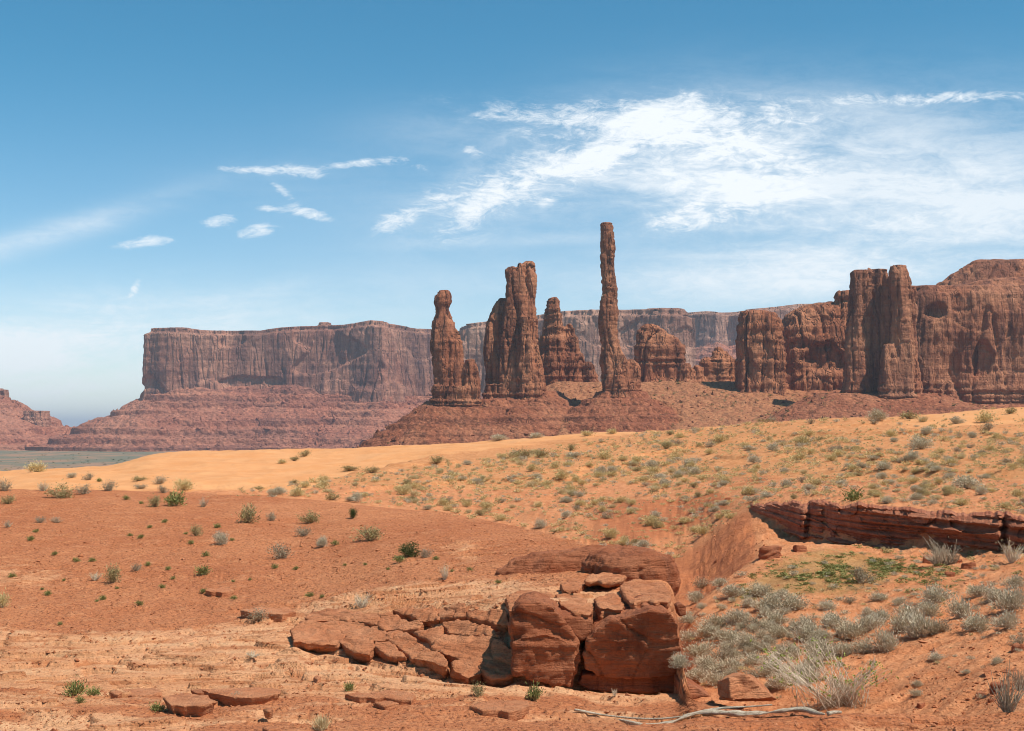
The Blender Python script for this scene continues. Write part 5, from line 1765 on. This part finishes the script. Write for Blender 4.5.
# the big half-bare bush at the edge of the near rock
r = np.random.default_rng(77)
bx_, by_, bz_ = at_px(838, 707)
bx_, by_, bz_ = bx_, by_ + 0.15, bz_ - 0.08
bush = bpy.data.objects.new('half_bare_bush', None)
C.objects.link(bush)
bush.location = (bx_, by_, bz_)
tag(bush, 'large half-bare bush of white twigs tipped with fresh green leaves', 'bush')
ns = 70
ang = r.uniform(-1.12, 1.05, ns)
ln = r.uniform(0.5, 1.0, ns) * np.where(ang < 0, 1.3, 0.98)
tip = np.stack([np.sin(ang) * ln * 1.42, r.normal(0, 0.32, ns), np.cos(ang * 0.80) * ln * 0.92 + 0.08], -1)
root0 = np.stack([r.normal(0, 0.24, ns), r.normal(0, 0.14, ns), np.zeros(ns)], -1)
v1_, f1_ = sticks(root0, tip, 0.0105, 0.006, 0.09, r, 6)
# side twigs
nb = 230
b_ = r.integers(0, ns, nb)
f = r.uniform(0.3, 0.95, nb)[:, None]
A = root0[b_] * (1 - f) + tip[b_] * f
Bt = A + (tip[b_] - root0[b_]) * r.uniform(0.12, 0.30, nb)[:, None] + r.normal(0, 0.10, (nb, 3))
v2_, f2_ = sticks(A, Bt, 0.007, 0.004, 0.02, r, 3)
obj('twigs', make_mesh('twigs', np.concatenate([v1_, v2_]), np.concatenate([f1_, f2_ + len(v1_)]), TWIG_PALE), bush)
nd = 300
an2 = r.normal(0, 0.8, nd)
l2 = r.uniform(0.15, 0.62, nd)
t2 = np.stack([np.sin(an2) * l2 * 1.15, r.normal(0, 0.22, nd), np.abs(np.cos(an2)) * l2 * 0.8 + 0.04], -1)
r2 = np.stack([r.normal(0.05, 0.22, nd), r.normal(0, 0.12, nd), np.zeros(nd)], -1)
v3_, f3_ = sticks(r2, t2 + r2 * 0.6, 0.0045, 0.002, 0.05, r, 3)
obj('dry_twigs', make_mesh('dry_twigs', v3_, f3_, TWIG), bush)['label'] = 'tangle of fine brown dead twigs in the middle of the bush'
ends = np.concatenate([tip, Bt[r.random(nb) < 0.5]])
pick = ends[r.random(len(ends)) < 0.75]
nc = len(pick) * 5
P = np.repeat(pick, 5, 0) + r.normal(0, 0.016, (nc, 3))
lv = leaves(P, r.normal(0, 1, (nc, 3)) + np.array([0, 0, 0.6]), r.uniform(0.035, 0.060, nc), r.uniform(0.020, 0.034, nc), r)
obj('leaves', make_mesh('leaves', lv[0], lv[1], LEAF['spring'], False), bush)

# tiny green herbs dotted over the red hill
herb = [(36, 533), (31, 541), (88, 532), (130, 537), (141, 539), (114, 540), (150, 529), (165, 523), (168, 534), (186, 535), (191, 545), (18, 560), (12, 578), (55, 556), (84, 549),
        (76, 562), (92, 562), (106, 562), (64, 581), (42, 590), (62, 588), (48, 596), (117, 590), (130, 592), (162, 589), (148, 566), (156, 569), (168, 570), (173, 580), (185, 580),
        (97, 602), (103, 600), (27, 598), (139, 606), (206, 557), (205, 581), (233, 583), (250, 581), (260, 549), (232, 541), (217, 528), (276, 530), (296, 570), (275, 569), (300, 585),
        (322, 598), (310, 597), (295, 596), (335, 545), (365, 566), (370, 556), (388, 570), (345, 566), (371, 543), (436, 560), (452, 572), (463, 583), (470, 571), (498, 584), (505, 570),
        (203, 593), (234, 600), (228, 596), (60, 625), (99, 482), (118, 507), (126, 500), (141, 504)]
for u, v in herb[::3] + herb[1::3]:
    s_ = random.uniform(4.0, 8.5)
    plant('green', u, v, s_, s_ * 0.55, 'tiny bright green herb dotted over the red soil of the hill', 'small green herbs on the hill', var=random.randrange(3), name='small_herb')

# clumps over the dune, the flats and the ravine bank: the largest as plants, the rest as one cover
rs = np.random.default_rng(31)


def dens(u, v):
    up = np.interp(u, [180, 300, 380, 470, 560, 650, 740, 900, 1024], [500, 482, 474, 461, 447, 431, 421, 414, 408])
    lo = np.interp(u, [180, 300, 400, 480, 560, 680, 745, 800, 900, 1024], [499, 497, 508, 520, 545, 560, 510, 503, 506, 516])
    if v < up or v > lo:
        return 0
    t = (v - up) / max(1, lo - up)
    d_ = 0.75
    if u > 780:
        d_ = np.interp(v, [405, 430, 440, 455, 480, 500], [0.12, 0.28, 0.7, 1.0, 0.9, 0.55])
    elif u < 440:
        d_ = np.interp(u, [200, 300, 440], [0.10, 0.45, 0.8])
    if u > 430 and u < 745 and v > 490:
        d_ *= 0.55
    nz = float(fbm(np.array([u * 0.02]), np.array([v * 0.06]), 0, 3, 61)[0])
    return d_ * max(0.1, 0.85 + 1.8 * nz)


spots = []
while len(spots) < 2500:
    u = rs.uniform(190, 1035)
    v = rs.uniform(405, 560)
    if rs.random() < dens(u, v):
        q = at_px(u, v)
        if 40 < q[1] < 200:
            wpx = rs.lognormal(1.72, 0.45) * np.interp(v, [410, 450, 500, 540], [0.9, 1.05, 1.25, 1.25])
            spots.append((wpx, u, v, q))
spots.sort(key=lambda s_: -s_[0])
ZL = {
    'sand': 'on the open sand below the far crest', 'flats': 'scattered over the flats above the dark ledge',
    'mid': 'crowding the scrub slope behind the ravine', 'rav': 'on the red bank of the ravine', 'left': 'on the dune slope left of the scrub'}
for n_, (wpx, u, v, q) in enumerate(spots[:270]):
    kd = rs.choice(['yellow', 'straw', 'olive', 'grey', 'sage'], p=[.40, .20, .12, .10, .18])
    zone = 'sand' if (u > 780 and v < 436) else 'flats' if u > 740 else 'rav' if v > 497 else 'left' if u < 420 else 'mid'
    wd = {'yellow': 'low yellow-green clump ', 'straw': 'pale straw grass tuft ', 'olive': 'dark olive clump ', 'grey': 'grey-brown clump ', 'sage': 'pale grey sage clump '}[kd]
    wpx = min(wpx * 0.85, 15)
    plant(kd, u, v, wpx * 1.15, wpx * rs.uniform(0.36, 0.62), wd + ZL[zone], 'clumps ' + ZL[zone], loc=q, name='scrub_clump')


def cover(name, items, mats_, seed):
    """many small plants as one cover; items: (kind index, x, y, z, width, height)"""
    base = [plant_arrays(kd, 500 + i, kf, 0.85 / kf ** 0.62)[0] for i, (kd, kf) in enumerate(mats_)]
    V, Fq, MI, off = [], [], [], 0
    rr_ = np.random.default_rng(seed)
    for (k_, x_, y_, z_, w_, h_) in items:
        bv, bf = base[k_]
        a = rr_.random() * 6.28
        ca, sa = math.cos(a), math.sin(a)
        P = np.stack([(bv[:, 0] * ca - bv[:, 1] * sa) * w_ + x_, (bv[:, 0] * sa + bv[:, 1] * ca) * w_ + y_, bv[:, 2] * h_ + z_], -1)
        V.append(P)
        Fq.append(bf + off)
        MI.append(np.full(len(bf), k_))
        off += len(P)
    me = make_mesh(name, np.concatenate(V), np.concatenate(Fq), None, False)
    for kd, kf in mats_:
        me.materials.append(LEAF[SPEC[kd][0]])
    me.polygons.foreach_set('material_index', np.concatenate(MI).astype(np.int32))
    return tag(obj(name, me), kind='stuff')


items = []
for (wpx, u, v, q) in spots[270:]:
    w_ = wpx / F * q[1] * 1.1
    items.append((int(rs.choice(5, p=[.42, .16, .10, .12, .20])), *q, w_, w_ * rs.uniform(0.5, 0.9)))
# grass and litter between the sage of the wash
for _ in range(1800):
    u, v = rs.uniform(690, 1024), rs.uniform(545, 708)
    edge = np.interp(u, [690, 800, 1024], [600, 545, 548])
    if v < edge:
        continue
    dn = math.exp(-((u - 760) / 75) ** 2 - ((v - 648) / 38) ** 2) + 0.30 * (u > 860) * (v < 640) + 0.05
    if rs.random() > dn:
        continue
    q = at_px(u, v)
    if q[1] < 20:
        continue
    w_ = rs.uniform(4, 12) / F * q[1]
    items.append((int(rs.choice(5, p=[.10, .18, .08, .22, .42])), *q, w_, w_ * rs.uniform(0.5, 0.9)))
# thin grass between the clumps
n_ = 0
while n_ < 5200:
    u, v = rs.uniform(200, 1035), rs.uniform(407, 560)
    if rs.random() > dens(u, v):
        continue
    q = at_px(u, v)
    if 40 < q[1] < 200:
        w_ = rs.uniform(2.0, 5.0) / F * q[1]
        items.append((int(rs.choice([5, 6], p=[.6, .4])), *q, w_, w_ * rs.uniform(0.5, 0.9)))
        n_ += 1
cover('scrub', items, [('yellow', .16), ('straw', .3), ('olive', .16), ('grey', .2), ('sage', .12), ('straw', .08), ('yellow', .02)], 3)

# green growth under the ledge
items = []
for _ in range(1500):
    u = rs.normal(850, 60)
    v = np.interp(u, [700, 760, 800, 870, 940], [597, 582, 575, 562, 572]) + rs.normal(0, 9) + 4
    if pn(u * 0.05, v * 0.12, 0, 66) < -0.05 or u < 735:
        continue
    q = at_px(u, v)
    if 32 < q[1] < 50:
        w_ = rs.uniform(0.05, 0.16)
        items.append((0, *q, w_ * 1.5, w_ * 0.8))
cover('ground_cover', items, [('green', .06)], 5)

# dark shrubs dotted over the far slopes, too small and many to tell apart
items = []
for _ in range(420):
    i, j = rs.integers(0, HX.shape[0]), rs.integers(0, HX.shape[1])
    if HX[i, j] < X(480, 1000) and rs.random() < 0.8:
        continue
    w_ = rs.uniform(1.2, 3.2) if HX[i, j] < X(640, 1000) else rs.uniform(1.5, 5)
    items.append((int(rs.choice(2, p=[.6, .4])), HX[i, j], HY[i, j], hh[i, j] - 0.2, w_, w_ * 0.75))
for _ in range(1500):
    i, j = rs.integers(0, HX.shape[0]), rs.integers(0, HX.shape[1])
    if HX[i, j] < X(645, 1000):
        continue
    w_ = min(5.5, rs.lognormal(0.75, 0.4))
    items.append((int(rs.choice(2, p=[.6, .4])), HX[i, j], HY[i, j], hh[i, j] - 0.2, w_, w_ * 0.7))
for _ in range(700):
    u, Y = rs.uniform(-60, 420), 1 / rs.uniform(1 / 2750, 1 / 1150)
    x_ = X(u, Y)
    w_ = rs.uniform(2.0, 6.0)
    items.append((int(rs.choice(2, p=[.5, .5])), x_, Y, at_xy(x_, Y) - 0.2, w_, w_ * 0.55))
cover('far_scrub', items, [('dark', .02), ('olive', .03)], 9)

# ------------------------------------------------------------------ loose gravel on the near ground
base = np.array([[1, 0, 0], [-1, 0, 0], [0, 1, 0], [0, -1, 0], [0, 0, 1], [0, 0, -1]], float)
bf = np.array([[0, 2, 4], [2, 1, 4], [1, 3, 4], [3, 0, 4], [2, 0, 5], [1, 2, 5], [3, 1, 5], [0, 3, 5]])
V, Fq, off = [], [], 0
for _ in range(16000):
    if rs.random() < 0.75:
        u, v = rs.uniform(-20, 560), rs.triangular(488, 560, 735)
    else:
        u, v = rs.uniform(-20, 1044), rs.uniform(690, 735)
    q = at_px(u, v)
    if q[1] > 60:
        continue
    s_ = min(0.07, rs.lognormal(-4.35, 0.55)) * (q[1] / 24) ** 0.5
    P = base * s_ * rs.uniform(0.5, 1.2, 3) * np.array([1, 1, 0.7]) + rs.normal(0, s_ * 0.22, (6, 3))
    V.append(P + np.array(q))
    Fq.append(bf + off)
    off += 6
for _ in range(3600):
    u, v = rs.uniform(690, 1040), rs.uniform(520, 708)
    dn = 0.25 + 0.75 * math.exp(-((u - 990) / 90) ** 2) + 0.8 * math.exp(-((u - 745) / 40) ** 2 - ((v - 540) / 22) ** 2)
    if rs.random() > dn:
        continue
    q = at_px(u, v)
    if 22 < q[1] < 64:
        s_ = min(0.13, rs.lognormal(-3.9, 0.6))
        P = base * s_ * rs.uniform(0.5, 1.2, 3) * np.array([1, 1, 0.7]) + rs.normal(0, s_ * 0.22, (6, 3))
        V.append(P + np.array(q))
        Fq.append(bf + off)
        off += 6
gv = make_mesh('gravel', np.concatenate(V), np.concatenate(Fq), STONE, False)
tag(obj('gravel', gv), kind='stuff')

# fallen blocks on the spires' slope
V, Fq, off = [], [], 0
for _ in range(2600):
    i, j = rs.integers(0, HX.shape[0]), rs.integers(0, HX.shape[1])
    s_ = min(3.2, rs.lognormal(-0.25, 0.5))
    P = base * s_ * rs.uniform(0.5, 1.2, 3) + rs.normal(0, s_ * 0.25, (6, 3))
    V.append(P + np.array([HX[i, j], HY[i, j], hh[i, j]]))
    Fq.append(bf + off)
    off += 6
tag(obj('rubble', make_mesh('rubble', np.concatenate(V), np.concatenate(Fq), ROCK_NEAR, False)), kind='stuff')

# ------------------------------------------------------------------ the desert air
hv = bpy.data.materials.new('air')
hv.use_nodes = True
ht_ = NT(hv.node_tree)
ht_.n.clear()
ho = ht_.node('ShaderNodeOutputMaterial')
pvn = ht_.node('ShaderNodeVolumePrincipled')
pvn.inputs['Color'].default_value = (0.82, 0.87, 1.0, 1)
pvn.inputs['Density'].default_value = 0.000065
pvn.inputs['Anisotropy'].default_value = 0.1
ht_.l.new(pvn.outputs[0], ho.inputs['Volume'])
x0, x1, y0, y1, z0, z1 = -46000.0, 46000.0, -300.0, 43500.0, -72.0, 232.0
bv = [(x, y, z_) for z_ in (z0, z1) for x, y in ((x0, y0), (x1, y0), (x1, y1), (x0, y1))]
bfc = np.array([[3, 2, 1, 0], [4, 5, 6, 7], [0, 1, 5, 4], [1, 2, 6, 5], [2, 3, 7, 6], [3, 0, 4, 7]])
tag(obj('haze', make_mesh('haze', bv, bfc, hv, False)), kind='stuff')
